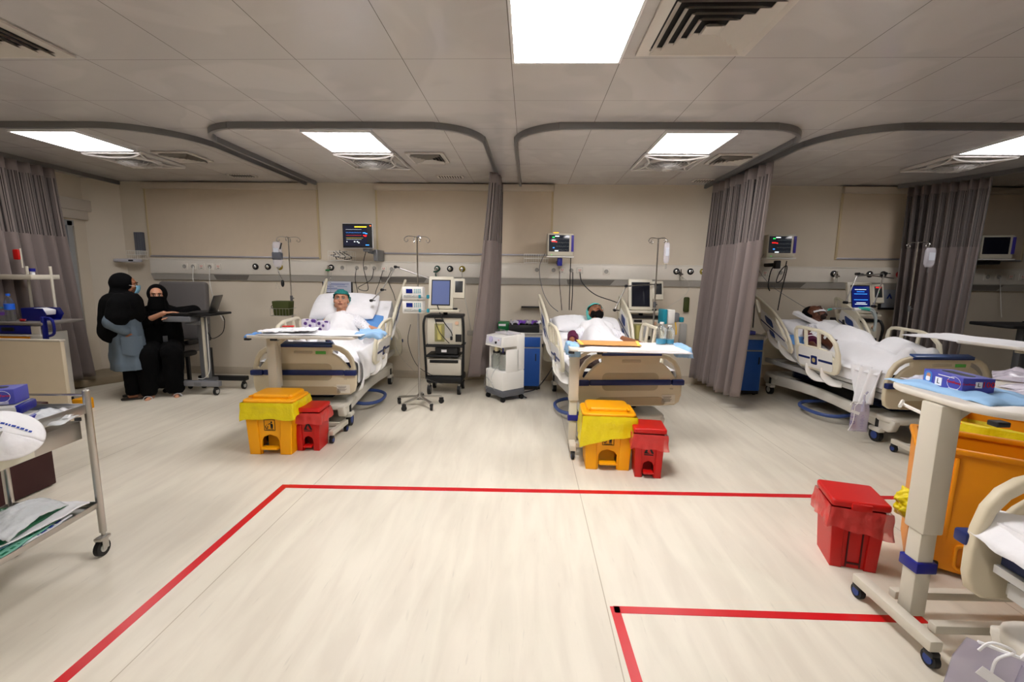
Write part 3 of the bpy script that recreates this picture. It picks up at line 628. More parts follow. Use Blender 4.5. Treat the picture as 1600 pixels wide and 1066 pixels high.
def head_pieces(M, k=1):
    """tapered pieces for a head in frame M"""
    R = M.to_euler()
    def c(x, y, z): return M @ Vector((x*k, y*k, z*k))
    E_ = lambda x, y, z, rx, ry, rz: (c(x, y, z), (rx*k, ry*k, rz*k), R)
    P = [E_(0, .012, .03, .075, .092, .082), E_(0, -.028, -.01, .064, .058, .09), E_(0, -.045, -.065, .04, .04, .035), E_(0, -.078, -.088, .02, .016, .016),
         E_(0, -.086, -.005, .011, .016, .03), E_(0, -.099, -.018, .014, .013, .011), E_(0, -.078, -.045, .03, .016, .02), E_(0, -.066, .036, .055, .026, .018)]
    for s in (-1, 1):
        P += [E_(s*.042, -.055, -.022, .024, .025, .022), E_(s*.076, .01, -.005, .008, .018, .03), E_(s*.052, -.02, -.055, .02, .03, .03)]
    return P
def hand_pieces(wrist, d, n, side=1, curl=.5, k=1):
    """five-finger hand: wrist point, direction d, palm normal n (away from palm back)"""
    d = Vector(d).normalized(); n = Vector(n); n = (n-n.dot(d)*d).normalized(); a = d.cross(n)*side
    w = Vector(wrist); P = []
    for j in range(4):
        off = (-.03+.02*j)*k
        P.append((w+a*off*.55, .014*k, w+d*.075*k+a*off, .0115*k))
        L = (.072, .08, .076, .06)[j]*k; q = w+d*.08*k+a*off; ang = 0; seg = L/3; r = .0095*k
        for s_ in range(3):
            ang += curl*(.35+.25*s_); e = q+(d*math.cos(ang)+n*math.sin(ang))*seg*1.1; P.append((q, r, e, r*.9)); q = e; r *= .92
    th0 = w+d*.02*k-a*.03*k; t1 = th0+(d*.75-a*.65+n*.25).normalized()*.038*k; t2 = t1+(d*.95-a*.2+n*.35).normalized()*.03*k
    P += [(th0, .014*k, t1, .012*k), (t1, .012*k, t2, .0095*k)]
    return P
def lying(bed, sp, name, label, hy, hx, yaw, lift, skinm, arms, prone_tilt=.0, legs=None, roll=0):
    """patient in the bed's local frame; returns person, head frame"""
    y, z, ny, nz = sp(hy); a = math.atan2(-ny, nz)     # back angle
    up = Vector((0, math.cos(a), math.sin(a))); nn = Vector((0, -math.sin(a), math.cos(a)))
    def on(yy, x, h): q = sp(yy); return Vector((x, q[0]+q[2]*(TH+h), q[1]+q[3]*(TH+h)))
    head = on(hy, hx, lift)
    # head frame: local z = towards the crown, local -y = out of the face
    zc = (up*math.cos(prone_tilt)+nn*math.sin(prone_tilt)).normalized(); yc = -(nn*math.cos(prone_tilt)-up*math.sin(prone_tilt)).normalized(); xc = yc.cross(zc)
    M = Matrix.Translation(head) @ Matrix(((xc.x, yc.x, zc.x, 0), (xc.y, yc.y, zc.y, 0), (xc.z, yc.z, zc.z, 0), (0, 0, 0, 1))) @ ROT(0, 0, yaw) @ ROT(0, roll, 0)
    P = head_pieces(M, 1.14)
    neck = M @ Vector((0, .02, -.06)); chest = on(hy-.2, hx*.8, .1); ch2 = on(hy-.42, hx*.6, .1); pel = on(hy-.78, hx*.3, .1)
    P += [(neck, .055, on(hy-.19, hx*.9, .1), .06), (chest+Vector((-.12, 0, -.01)), .075, chest+Vector((.12, 0, -.01)), .075), (chest, .1, ch2, .11), (ch2+Vector((-.05, 0, 0)), .1, pel+Vector((-.05, 0, 0)), .105), (ch2+Vector((.05, 0, 0)), .1, pel+Vector((.05, 0, 0)), .105)]
    kz = (.14, .14)
    for s in (-1, 1):
        kn = on(max(.72, hy-1.2), s*.12, .1); an = on(max(.26, hy-1.6), s*.12, .055); hip = on(hy-.82, s*.1+hx*.3, .09)
        P += [(hip, .085, kn, .062), (kn, .06, an, .042), (an, .04, an+Vector((0, -.06, .12)), .032)]
        sh = on(hy-.22, s*.185+hx*.8, .08); el, wr = arms[0 if s < 0 else 1]
        P += [(sh, .056, el, .043), (el, .042, wr, .029)]
        d = (Vector(wr)-Vector(el)).normalized(); P += hand_pieces(wr, d, (0, 0, -1), s, .35)
    me = blob(P, .007, 4); o = skin('person', me, skinm)
    o.parent = None
    # bake the bed's placement into a transform on the person
    o.matrix_world = Matrix.Translation(bed.location) @ Euler(bed.rotation_euler).to_matrix().to_4x4()
    tag(o, label, 'person')
    return o, M, P
def drape(name, label, cat, bed, sp, P, mt_, xr, yr, off=.018, hang=.18, group=None, parent=None, nx=70, ny=110, footlift=0, holes=None, smooth=10, wr=1.0, seed=0, cut=None):
    """cloth lying over mattress and body pieces, heights from the pieces themselves"""
    xs = np.linspace(xr[0], xr[1], nx); ys = np.linspace(yr[0], yr[1], ny); P = [q for q in P if len(q) == 4][1:]; P = [q for q in P if not (q[1] < .0585 and q[0][1] > 1.0)] if cut else P
    Z = np.zeros((ny, nx))
    cy = [sp(y) for y in np.linspace(.05, 2.15, 80)]
    yy = np.array([q[0]+q[2]*TH for q in cy]); zz = np.array([q[1]+q[3]*TH for q in cy])
    base = np.interp(ys, yy, zz)+.008
    Xg, Yg = np.meshgrid(xs, ys); Z[:] = base[:, None]
    edge = np.abs(Xg) > .45
    for q in P:
        if len(q) != 4: continue
        p0, r0, p1, r1 = q; p0 = np.array(p0); p1 = np.array(p1)
        for t_ in np.linspace(0, 1, 14):
            c = p0+(p1-p0)*t_; r = r0+(r1-r0)*t_+off; d2 = (Xg-c[0])**2+(Yg-c[1])**2
            zc_ = np.where(d2 < r*r, c[2]+np.sqrt(np.maximum(r*r-d2, 0)), -9); Z = np.maximum(Z, zc_)
    low = Z.copy(); 
    for it in range(smooth*4):
        A = Z.copy(); A[1:-1, 1:-1] = (Z[:-2, 1:-1]+Z[2:, 1:-1]+Z[1:-1, :-2]+Z[1:-1, 2:])/4
        Z = np.maximum(A-.0006, low)
    for it in range(2):
        A = Z.copy(); A[1:-1, 1:-1] = (Z[:-2, 1:-1]+Z[2:, 1:-1]+Z[1:-1, :-2]+Z[1:-1, 2:]+Z[1:-1, 1:-1]*2)/6; Z = A
    rg = np.random.RandomState(seed+3)
    V = []; 
    for j in range(ny):
        for i in range(nx):
            x, y = xs[i], ys[j]; z = Z[j, i]; ax = abs(x)
            n1 = noise.noise((x*5+seed, y*3.5, 2.1)); n2 = noise.noise((x*16+y*5, y*4, 7+seed))
            z += wr*(.010*max(n1, -.1)+.007*abs(n2))
            if ax > .46:
                over = ax-.46; x = math.copysign(.46+.02+min(over, .05)*.4+.015*noise.noise((y*7, over*2, seed+4)), x); z = Z[j, i]-.01-max(0, over-.02)*1.0-.01*n1
            V.append((x, y, z))
    F = [(j*nx+i, j*nx+i+1, (j+1)*nx+i+1, (j+1)*nx+i) for j in range(ny-1) for i in range(nx-1) if not (cut and cut(xs[i]+.03*noise.noise((xs[i]*9, ys[j]*9, seed)), ys[j]+.04*noise.noise((xs[i]*5, 1, seed))))]
    b = MB().add(V, F); o = b.build(name, mt_, None, ang=180)
    s = o.modifiers.new('s', 'SOLIDIFY'); s.thickness = .006; s.offset = -1
    u = o.modifiers.new('u', 'SUBSURF'); u.levels = 1; u.render_levels = 1
    o.matrix_world = Matrix.Translation(bed.location) @ Euler(bed.rotation_euler).to_matrix().to_4x4()
    return tag(o, label, cat, group)
def onb(sp, yy, x, h): q = sp(yy); return Vector((x, q[0]+q[2]*(TH+h), q[1]+q[3]*(TH+h)))
def pillow(bed, sp, yc, xc, h, w_, d_, t_, label, rz=0, seed=0, mt_=None, tilt=0, group='white bed pillows'):
    q = sp(yc); a = math.atan2(-q[2], q[3])
    M = Matrix.Translation(bed.location) @ Euler(bed.rotation_euler).to_matrix().to_4x4() @ Matrix.Translation(onb(sp, yc, xc, h)) @ ROT(a+tilt, 0, 0) @ ROT(0, 0, rz)
    def side(sg):
        def f(u, v):
            x = (u-.5)*2; y = (v-.5)*2; e = max(0, (1-abs(x)**3.2))**.5*max(0, (1-abs(y)**3.2))**.5
            k = 1-.06*(abs(x)**2*abs(y)**2); wv = .012*noise.noise((x*2.2+seed, y*2.2, sg))+.006*noise.noise((x*6+seed, y*6, sg))
            return (x*w_/2*(1-.05*y*y), y*d_/2*(1-.05*x*x), sg*(e*t_/2)+wv*e)
        return f
    b = MB(); b.grid(side(1), 40, 28); b.grid(lambda u, v: side(-1)(1-u, v), 40, 28)
    o = b.build('pillow', mt_ or PILLOW, None, ang=180); o.matrix_world = M; return tag(o, label, 'pillow', group)
# ---------------------------------------------------------------- patients
def gown_mat(name, a, bcol, sc):
    m = bpy.data.materials.new(name); m.use_nodes = True; nt = m.node_tree; b = nt.nodes['Principled BSDF']; L = nt.links.new
    tc = node(nt, 'ShaderNodeTexCoord'); v = node(nt, 'ShaderNodeTexVoronoi', i2=sc); L(tc.outputs['Object'], v.inputs['Vector'])
    cr = node(nt, 'ShaderNodeValToRGB'); e = cr.color_ramp.elements; e[0].position = .16; e[0].color = (*lin(bcol), 1); e[1].position = .24; e[1].color = (*lin(a), 1)
    L(v.outputs[0], cr.inputs[0]); L(cr.outputs[0], b.inputs['Base Color']); b.inputs['Roughness'].default_value = .85; return m
GOWN = gown_mat('dotted_gown', (232, 232, 236), (60, 68, 110), 60)
def sleeve(P, name, root, mt_, r=.012, fn=None):
    me = blob([(q[0], q[1]+r, q[2], q[3]+r) for q in P], .009, 5); o = skin(name, me, mt_, root, fn); return o
def wrinkle(a=.008, sc=14, seed=0):
    return lambda co, n: co + n*(a*(noise.noise(co*sc+Vector((seed, 0, 0))))+a*.5*abs(noise.noise(co*sc*2.3)))
def cap(root, M, mt_, tilt=0, k=1.04, bun=0):
    """elastic theatre cap over the skull"""
    M = M @ Matrix.Scale(1.14, 4); k = k*1.14
    E0 = M.to_3x3().normalized().to_euler()
    P = [(M @ Vector((0, .02, .045)), (.083*k, .098*k, .08*k), E0), (M @ Vector((0, .06, .01)), (.074*k, .066*k, .08*k), E0)]
    if bun: P.append((M @ Vector((.035, .08, .03)), (.066, .06, .062), E0))
    me = blob(P, .006, 3); Mi = M.inverted()
    def fn(co, n):
        c = Mi @ co; a = math.atan2(c.x, c.z-.02); return co+n*(.0028*math.sin(a*16+6*noise.noise(c*9))+.004*noise.noise(c*18))
    o = skin('hair_cap', me, mt_, root, fn)
    bm = bmesh.new(); bm.from_mesh(o.data)
    bmesh.ops.delete(bm, geom=[v for v in bm.verts if (lambda c: c.y < .03 and c.z < .062-.5*max(0, c.y+.02)-(.06 if c.y > 0 else 0))(Mi @ v.co)], context='VERTS'); bm.to_mesh(o.data); bm.free()
    s = o.modifiers.new('s', 'SOLIDIFY'); s.thickness = .004; s.offset = 1
    return o
def wld(bed): return Matrix.Translation(bed.location) @ Euler(bed.rotation_euler).to_matrix().to_4x4()

# first patient (bed 1)
pillow(B1, SP1, 1.95, -.13, .07, .86, .5, .2, 'large white pillow propped behind the patient in the dark teal cap', 0, 2)
pillow(B1, SP1, 1.72, .05, .0, .7, .34, .08, 'flat blue underpad cushion under the first patient', -.1, 5, BLUEP, group=None)
o1, M1, P1 = lying(B1, SP1, 'person', 'patient in a dark teal cap propped up in the left bed', 1.86, -.12, .22, .25, SKINA, ((onb(SP1, 1.42, -.36, .1), onb(SP1, 1.22, -.2, .14)), (onb(SP1, 1.5, .22, .13), Vector((.40, 1.24, .89)))), .72)
face_parts(o1, M1); cap(o1, M1, TEAL, bun=1)
tt = [q for q in P1 if len(q) == 4]
sleeve([tt[1], tt[2], tt[3], tt[4], (onb(SP1, 1.64, .1, .11), .06, onb(SP1, 1.54, .2, .12), .055), (onb(SP1, 1.54, .2, .12), .05, onb(SP1, 1.42, .3, .11), .042)], 'gown', o1, GOWN, .012, wrinkle(.014, 12, 3))
drape('blanket', 'white sheet covering the first patient up to the chest and draping over the bed side', 'blanket', B1, SP1, P1, SHEET, (-.62, .70), (.1, 1.5), wr=2.4, seed=2, smooth=6, off=.03, cut=lambda x, y: y > 1.36-.35*max(0, x) or (x > .22 and y > 1.12), group='white top sheets over the patients')
b = MB(); b.grid(lambda u, v: (-.42+.5*u, .12+.55*v, .80+.07*math.sin(PI*u)*math.sin(PI*min(1, v*1.3))+.02*noise.noise((u*7, v*7, 1))), 30, 30, .02); o = b.build('folded_blanket', BROWN, ang=180); o.matrix_world = wld(B1); tag(o, 'dark brown blanket folded over the feet in the left bed', 'blanket', 'dark brown foot blankets')
for s, x, yy in ((-1, -.27, .15), (1, .19, .14)):
    c = MB(); b = blob([((x, yy+.14, .77), .05, (x, yy+.05, .86), .045), ((x, yy+.05, .86), .045, (x-s*.01, yy+.03, .925), .026)], .008, 4)
    o = skin('sock', b, [mat('grey_sock', (142, 140, 146), .9), MAROON, mat('sock_blue', (60, 84, 120), .9)], None, None, lambda c, x=x, yy=yy: 1 if (c.y < yy+.02 and (c.x-x)**2+(c.z-.88)**2*.5 < .0003) else (2 if (c.y < yy+.022 and (c.x-x)**2+(c.z-.88)**2*.5 < .0007) else 0)); o.matrix_world = wld(B1)
    tag(o, 'grey sock on the %s foot sticking up above the left bed\'s footboard' % ('left-hand' if s < 0 else 'right-hand'), 'sock', 'grey socks of the first patient')
for x, y, z, w_, d_, rz_, lb in ((.45, 1.33, .80, .2, .2, .3, 'blue underpad corner sticking out between the rails of the left bed'), (.28, 1.62, .97, .34, .12, -.4, 'blue underpad strip beside the shoulder of the first patient'), (-.42, 1.42, .93, .22, .14, .9, 'crumpled pale blue underpad at the left of the first patient')):
    m_ = SKYP if 'pale' in lb else BLUEP
    b = MB().grid(lambda u, v: ((u-.5)*w_, (v-.5)*d_, .02*noise.noise((u*4, v*4, x*9))-.06*max(0, u-.6)), 14, 10, .004); o = b.build('underpad', m_, ang=180); o.matrix_world = wld(B1) @ TR(x, y, z) @ ROT(.35 if y > 1.5 else .1, 0, rz_); tag(o, lb, 'underpad', 'blue underpads')
# extra loose sheet hanging on the bed's right side
b = MB().grid(lambda u, v: (.47+.05*math.sin(v*PI)+.03*math.sin(u*21+v*3)*(1-v), .15+.85*u+.04*noise.noise((u*4, v*2, 5)), .80-.42*(1-v)*(1-.5*u)), 40, 16, .004); o = b.build('hanging_sheet', SHEET, ang=180); o.matrix_world = wld(B1); tag(o, 'white sheet edge hanging down the right side of the left bed', 'sheet')

# bearded patient (bed 2)
pillow(B2, SP2, 1.92, -.18, .05, .5, .36, .14, 'white pillow at the left side of the bearded patient\'s head', .1, 3)
pillow(B2, SP2, 1.92, .22, .04, .46, .34, .12, 'white pillow at the right side of the bearded patient\'s head', -.1, 6)
o2, M2, P2 = lying(B2, SP2, 'person', 'bearded patient in a light teal cap lying on his back in the middle bed', 1.88, .1, .12, .22, SKINB, ((onb(SP2, 1.5, -.26, .07), Vector((-.30, 1.26, .82))), (onb(SP2, 1.45, .36, .07), Vector((.47, 1.1, .82)))), .28)
face_parts(o2, M2, False); cap(o2, M2, AQUA, k=1.08)
def beard(o, M, mt_, k=1):
    M = M @ Matrix.Scale(1.14, 4); k *= 1.14; E0 = M.to_3x3().normalized().to_euler()
    P = [(M @ Vector((0, -.055, -.085)), (.05*k, .042*k, .045*k), E0), (M @ Vector((0, -.09, -.08)), (.028*k, .02*k, .026*k), E0)]
    for s in (-1, 1): P.append((M @ Vector((s*.048, -.025, -.05)), (.026*k, .045*k, .042*k), E0))
    P.append((M @ Vector((0, -.093, -.036)), (.026*k, .008*k, .006*k), E0))
    return skin('beard', blob(P, .006, 2), mt_, o, lambda co, n: co+n*.003*noise.noise(co*120))
beard(o2, M2, HAIRB)
b = MB(); b.tube([*[M2 @ (Vector(q)*1.15) for q in ((-.09, -.02, 0), (-.05, -.095, -.012), (0, -.118, -.024), (.05, -.095, -.012), (.09, -.02, 0))]], .0035, 6, smooth=5); b.build('nasal_tube', CLEAR, o2)
tt = [q for q in P2 if len(q) == 4]
sleeve([tt[1], tt[2], (onb(SP2, 1.62, -.12, .08), .06, onb(SP2, 1.52, -.24, .07), .055), (onb(SP2, 1.62, .24, .08), .06, onb(SP2, 1.5, .34, .07), .05)], 'gown', o2, GOWN, .012, wrinkle(.012, 12, 5))
el = onb(SP2, 1.53, -.24, .075)
b = MB(); b.cyl(onb(SP2, 1.55, -.24, .07), onb(SP2, 1.42, -.27, .07), .072, .066, 20); o = b.build('pressure_cuff', MAROON); o.matrix_world = wld(B2); tag(o, 'maroon blood pressure cuff on the left-hand arm of the bearded patient', 'cuff', 'maroon blood pressure cuffs')
drape('blanket', 'white sheet pulled up to the beard of the middle patient', 'blanket', B2, SP2, P2, SHEET, (-.50, .56), (.1, 1.62), wr=1.3, seed=9, smooth=8, off=.035, cut=lambda x, y: (x < -.2 and y > 1.12) or (x > .3 and y > 1.05), group='white top sheets over the patients')
b = MB(); b.grid(lambda u, v: (-.46+.3*u, .14+.5*v, .74+.05*math.sin(PI*u)*math.sin(PI*v)+.015*noise.noise((u*7, v*7, 1))), 24, 24, .03); o = b.build('folded_blanket', BROWN, ang=180); o.matrix_world = wld(B2); tag(o, 'dark brown blanket folded at the foot of the middle bed', 'blanket', 'dark brown foot blankets')

# third patient (bed 3)
pillow(B3, SP3, 1.86, -.16, .03, .5, .4, .15, 'white pillow under the head of the third patient', .15, 4)
pillow(B3, SP3, 1.78, .27, .03, .42, .34, .13, 'pale pillow beside the far shoulder of the third patient', -.3, 8)
pillow(B3, SP3, 1.62, -.3, .0, .4, .24, .06, 'blue underpad cushion at the near shoulder of the third patient', .1, 5, BLUEP, group=None)
o3, M3, P3 = lying(B3, SP3, 'person', 'third patient with closed eyes and a breathing tube, lying in the right bed', 1.9, -.06, .55, .22, SKINC, ((onb(SP3, 1.5, -.32, .06), Vector((-.33, 1.28, .80))), (onb(SP3, 1.45, .3, .07), Vector((.34, 1.15, .83)))), .3)
face_parts(o3, M3, False)
hp = [(M3 @ Vector((0, .04, .06)), (.088, .098, .082), M3.to_euler()), (M3 @ Vector((0, .062, 0)), (.09, .07, .08), M3.to_euler())]
skin('hair', blob(hp, .006, 3), HAIRB, o3, lambda co, n: co+n*.003*noise.noise(co*100))
b = MB(); b.T = M3 @ Matrix.Scale(1.15, 4); b.tube([(-.075, -.02, -.02), (-.05, -.08, -.032), (0, -.107, -.036), (.05, -.08, -.032), (.075, -.02, -.02)], .008, 6, smooth=5, flat=(.002, .009)); b.box((0, -.1, .0), (.016, .004, .04), .001); b.build('white_tape', PAPER, o3)
beard(o3, M3, mat('short_beard', (40, 26, 20), .9), .72)
tt = [q for q in P3 if len(q) == 4]
sleeve([tt[1], tt[2], (onb(SP3, 1.62, -.16, .08), .06, onb(SP3, 1.53, -.26, .07), .056), (onb(SP3, 1.62, .16, .08), .06, onb(SP3, 1.5, .26, .07), .05)], 'gown', o3, GOWN, .014, wrinkle(.012, 12, 7))
b = MB(); b.cyl(onb(SP3, 1.55, -.27, .065), onb(SP3, 1.42, -.32, .065), .074, .068, 20); o = b.build('pressure_cuff', MAROON); o.matrix_world = wld(B3); tag(o, 'maroon blood pressure cuff on the near arm of the third patient', 'cuff', 'maroon blood pressure cuffs')
MB().cyl(onb(SP3, 1.505, -.29, .065), onb(SP3, 1.49, -.295, .065), .0745, n=20).build('white_line', PAPER, o)
drape('blanket', 'white sheet over the rounded belly and legs of the third patient', 'blanket', B3, SP3, P3+[(onb(SP3, 1.4, .02, .13), .15, onb(SP3, 1.1, .04, .12), .16), (Vector((.15, .7, .83)), .12, Vector((.1, .3, .79)), .1)], SHEET, (-.50, .60), (.12, 1.55), wr=1.4, seed=14, smooth=7, off=.035, cut=lambda x, y: (x < -.2 and y > 1.08) or (x > .26 and y > 1.2) or y > 1.5, group='white top sheets over the patients')
b = MB(); b.grid(lambda u, v: (-.475-.03*math.sin(u*19+v*2)-.05*(1-v)*math.sin(PI*u), (.07+.38*u+.16*(1-v)*(.5-u)), .74-(.40-.1*abs(u-.45))*(1-v)), 36, 16, .004); o = b.build('hanging_sheet', SHEET, ang=180); o.matrix_world = wld(B3); tag(o, 'white sheet corner bunched and hanging below the near side of the right bed', 'sheet')
b = MB(); b.plate(rrect(-.07, -.2, .07, .2, .02), .05, bev=.015, M=ROT(.4, 0, .6)); o = b.build('rolled_towel', SHEET); o.matrix_world = wld(B3) @ TR(-.14, 1.68, 1.08); tag(o, 'folded white towel beside the cheek of the third patient', 'towel')
# breathing tube of patient 3
def cable(name, pts, r, mt_, label, cat='cable', group='cables and tubes around the beds', sm=8):
    o = MB().tube(pts, r, 6, smooth=sm).build(name, mt_, ang=180); return tag(o, label, cat, group)
mo = wld(B3) @ M3 @ Vector((0, -.1, -.045))
t = thing('breathing_tube', 'pale green and clear breathing tube leading from the third patient to the ventilator', 'tube', tuple(mo)); W3 = lambda x, y, z: (x-mo.x, y-mo.y, z-mo.z)
MB().tube([(0, 0, 0), (.05, -.03, .04), (.2, -.02, .05), (.36, 0, .04)], .011, 8, smooth=5).build('clear_section', CLEAR, t)
MB().tube([(.03, -.02, .03), (.07, -.03, .042)], .014, 8).build('mouth_connector', mat('aqua_connector', (70, 190, 170), .4), t)
MB().tube([(.36, 0, .04), (.44, 0, .04)], .022, 10).build('white_joint', WHITE, t)
for dz in (0, .03): MB().tube([(.44, 0, .04+dz*.3), (.56, .02, .03+dz), (.66, .08, .0+dz), (.74, .12, -.1+dz), (.76, .15, -.25)], .016, 8, smooth=6).build('corrugated_hose', mat('pale_hose', (214, 226, 228), .3, alpha=.8), t)
MB().tube([(.42, 0, .05), (.5, .0, .05), (.56, .01, .04)], .02, 8, smooth=3).build('green_joint', mat('aqua_connector', (0, 0, 0)), t)

# ---------------------------------------------------------------- over-bed tables
def caster_small(t, x, y, r=.035, hub=None, h=.1):
    c = MB().cyl((x-.012, y, r), (x+.012, y, r), r, n=20).build('caster', BLACK, t)
    MB().cyl((x-.016, y, r), (x+.016, y, r), r*.6, n=16).build('wheel_hub', hub or mat('caster_blue', (0, 0, 0)), c)
    MB().box((x, y, r*1.75), (.036, .05, r*.9), .008).cyl((x, y, r*2), (x, y, h), .008).build('fork', DARK, c)
def overbed(label, loc, rz, ztop, colx, length=.86, width=.42, beam=.5, reach=.62, off=(0, 0), rounded=.05, group='over-bed tables', bx=0, tray=None):
    """local origin = foot of the column; +x towards the far end"""
    t = thing('overbed_table', label, 'bed table', loc, rz, group)
    T = CREAMM
    MB().box((0, 0, .1+.24), (.07, .07, .5), .006).build('lower_column', T, t)
    MB().box((0, 0, (ztop+.5)/2-.02), (.088, .1, ztop-.5-.02), .008).build('upper_column', T, t)
    MB().box((0, 0, .33), (.09, .095, .05), .004).build('blue_collar', DBLUE, t)
    MB().box((bx, 0, .1), (.055, beam, .05), .008).build('end_beam', T, t)
    for s in (-1, 1):
        MB().box((reach/2, s*beam*.24, .1), (reach, .04, .04), .005).build('long_beam', T, t)
    MB().box((reach, 0, .1), (.045, beam, .045), .006).build('end_beam', T, t)
    for x in (bx, reach):
        for s in (-1, 1): caster_small(t, x, s*beam*.46)
    MB().plate(rrect(colx-.04, -width/2, colx-.04+length, width/2, rounded, 8), .028, bev=.01, M=TR(off[0], off[1], ztop-.014) if not tray else TR(tray[0], tray[1], ztop-.014) @ ROT(0, 0, tray[2])).build('tabletop', mat('tabletop_cream', (214, 208, 196), .35), t)
    MB().box((.16+off[0]-.03, off[1], ztop-.045), (.3, .06, .03), .004).tube([(0, 0, ztop-.14), (.13, off[1]*.5, ztop-.05)], .02, 4).build('bracket', T, t)
    for k in (-.02, .22): MB().box((colx+k+off[0], off[1]-width/2+.03, ztop-.038), (.05, .04, .02), .004).build('edge_clip', DARK, t)
    MB().tube([(-.02, .03, ztop-.1), (-.05, .13, ztop-.075), (-.02, .17, ztop-.07), (-.09, .10, ztop-.075)], .008, 6).build('height_lever', WHITE, t)
    return t
T1 = overbed('cream over-bed table covered with papers across the foot of the left bed', (-2.42, 4.17, 0), 0, 1.02, -.1, 1.0, .42, .36, .6, (0, -.02))
T2 = overbed('cream over-bed table with a brown folder across the foot of the middle bed', (.42, 3.96, 0), math.radians(-2), .985, -.02, .95, .40, .38, .62, (0, 0))
T3 = overbed('over-bed table in the right foreground carrying glove box and plastic packs', (1.77, 1.93, 0), math.radians(1), 1.10, 0, 1.0, .62, .44, .9, (.0, .03), .2, bx=-.08)
T4 = overbed('over-bed table with a white cover standing at the foot of the right bed', (4.44, 3.93, 0), PI, 1.05, 0, .98, .5, .5, 1.0, group=None, tray=(.24, -.39, PI/2+.28))

def pad(name, label, cat, loc, rz, w_, d_, mt_, th=.004, amp=.01, droop=0, seed=0, group=None, tilt=(0, 0)):
    def f(u, v):
        x = (u-.5)*w_; y = (v-.5)*d_; e = max(abs(u-.5), abs(v-.5))*2
        return (x+.01*noise.noise((u*3, v*3, seed)), y+.012*noise.noise((u*3, v*3, seed+9)), th+max(0, amp*(.5+noise.noise((u*5+seed, v*5, 1))))-droop*max(0, e-.82)/.18)
    o = MB().grid(f, 26, 18, th).build(name, mt_, ang=180); o.location = loc; o.rotation_euler = (tilt[0], tilt[1], rz); return tag(o, label, cat, group)
pad('paper_cover', 'white cover spread over the table at the foot of the right bed', 'cover', (4.2, 4.32, 1.052), .28+PI/2, .98, .5, PAPER, .004, .01, .02, 33, 'white covers on the bed tables')
# table 1 contents
pad('paper_cover', 'white paper cover lying over the table at the left bed', 'cover', (-1.98, 4.15, 1.022), .02, .95, .38, PAPER, .004, .006, 0, 3, 'white covers on the bed tables')
pad('underpad', 'blue underpad hanging over the right end of the left bed\'s table', 'underpad', (-1.5, 4.22, 1.026), .1, .26, .3, SKYP, .004, .03, .05, 5, 'blue underpads')
pad('underpad', 'blue underpad peeking out at the left end of the left bed\'s table', 'underpad', (-2.5, 4.05, 1.014), .1, .14, .2, BLUEP, .004, .01, .02, 6, 'blue underpads')
for k, (x, y, z, rz_) in enumerate(((-2.28, 4.2, 1.04, .1), (-2.36, 4.12, 1.045, -.2), (-2.1, 4.16, 1.05, .3))):
    pad('paper_sheet', 'printed paper sheet on the left bed\'s table, %s' % ('leftmost', 'overlapping the red-marked one', 'nearest the patient')[k], 'paper', (x, y, z), rz_, .21, .29, PAPER, .002, .012, 0, k+11, 'loose papers on the left bed table')
b = MB().box((0, 0, .008), (.1, .05, .01), .002); o = b.build('red_card', RINK); o.location = (-2.32, 4.27, 1.062); o.rotation_euler = (0, 0, .3); tag(o, 'small red card on the papers of the left bed\'s table', 'card')
def packmat(name, base, c2, sc):
    m = gown_mat(name, base, c2, sc); m.node_tree.nodes['Principled BSDF'].inputs['Roughness'].default_value = .35
    for n_ in m.node_tree.nodes:
        if n_.type == 'VALTORGB': n_.color_ramp.elements[0].position = .3; n_.color_ramp.elements[1].position = .42
    return m
PK = packmat('purple_print', (222, 216, 232), (84, 46, 130), 16)
for k, (x, y, s_) in enumerate(((-2.23, 4.72, .1), (-2.08, 4.74, .09))):
    pass
def pack(label, loc, rz, w_, h, d_, mt_, name='tissue_packet', cat='packet', group=None):
    o = MB().box((0, 0, h/2), (w_, d_, h), .012, seg=3).build(name, mt_); o.location = loc; o.rotation_euler = (0, 0, rz); return tag(o, label, cat, group)
CLAMP = None
# bedside cabinets
def cabinet(label, loc, rz, w_, d_, h, group='blue bedside cabinets'):
    t = thing('bedside_cabinet', label, 'cabinet', loc, rz, group)
    MB().box((0, 0, h/2+.03), (w_, d_, h-.08), .006).build('body', mat('cabinet_grey', (186, 182, 172), .5), t)
    MB().box((0, -d_/2-.01, h*.86), (w_-.04, .02, h*.17), .004).build('drawer', BLUEC, t)
    dd = MB().box((0, -d_/2-.01, h*.42), (w_-.04, .02, h*.66), .004).build('door', BLUEC, t)
    MB().box((w_*.36, -d_/2-.028, h*.6), (.014, .016, .1), .004).build('door_handle', DARK, dd)
    MB().box((0, 0, h), (w_+.03, d_+.03, .03), .01).build('top_board', mat('cabinet_top', (168, 164, 158), .4), t)
    MB().box((0, 0, .05), (w_-.02, d_-.04, .06)).build('plinth', DARK, t)
    for sx in (-1, 1):
        for sy in (-1, 1): MB().cyl((sx*(w_/2-.05)-.012, sy*(d_/2-.06), .022), (sx*(w_/2-.05)+.012, sy*(d_/2-.06), .022), .022).build('caster', BLACK, t)
    return t
cabinet('blue bedside cabinet left of the middle bed, carrying a black tray', (-.08, 6.35, 0), 0, .55, .42, .8)
cabinet('blue bedside cabinet behind the middle curtain, left of the right bed', (2.98, 6.35, 0), 0, .42, .42, .82)
t = thing('storage_tray', 'black tray full of packets on the cabinet left of the middle bed', 'tray', (-.05, 6.3, .817))
MB().box((0, 0, .008), (.4, .28, .012), .004).build('tray_floor', DARK, t)
for sx, sy, w_, d_ in ((0, -.14, .42, .012), (0, .14, .42, .012), (-.205, 0, .012, .28), (.205, 0, .012, .28)): MB().box((sx, sy, .05), (w_, d_, .1), .004).build('tray_side', DARK, t)
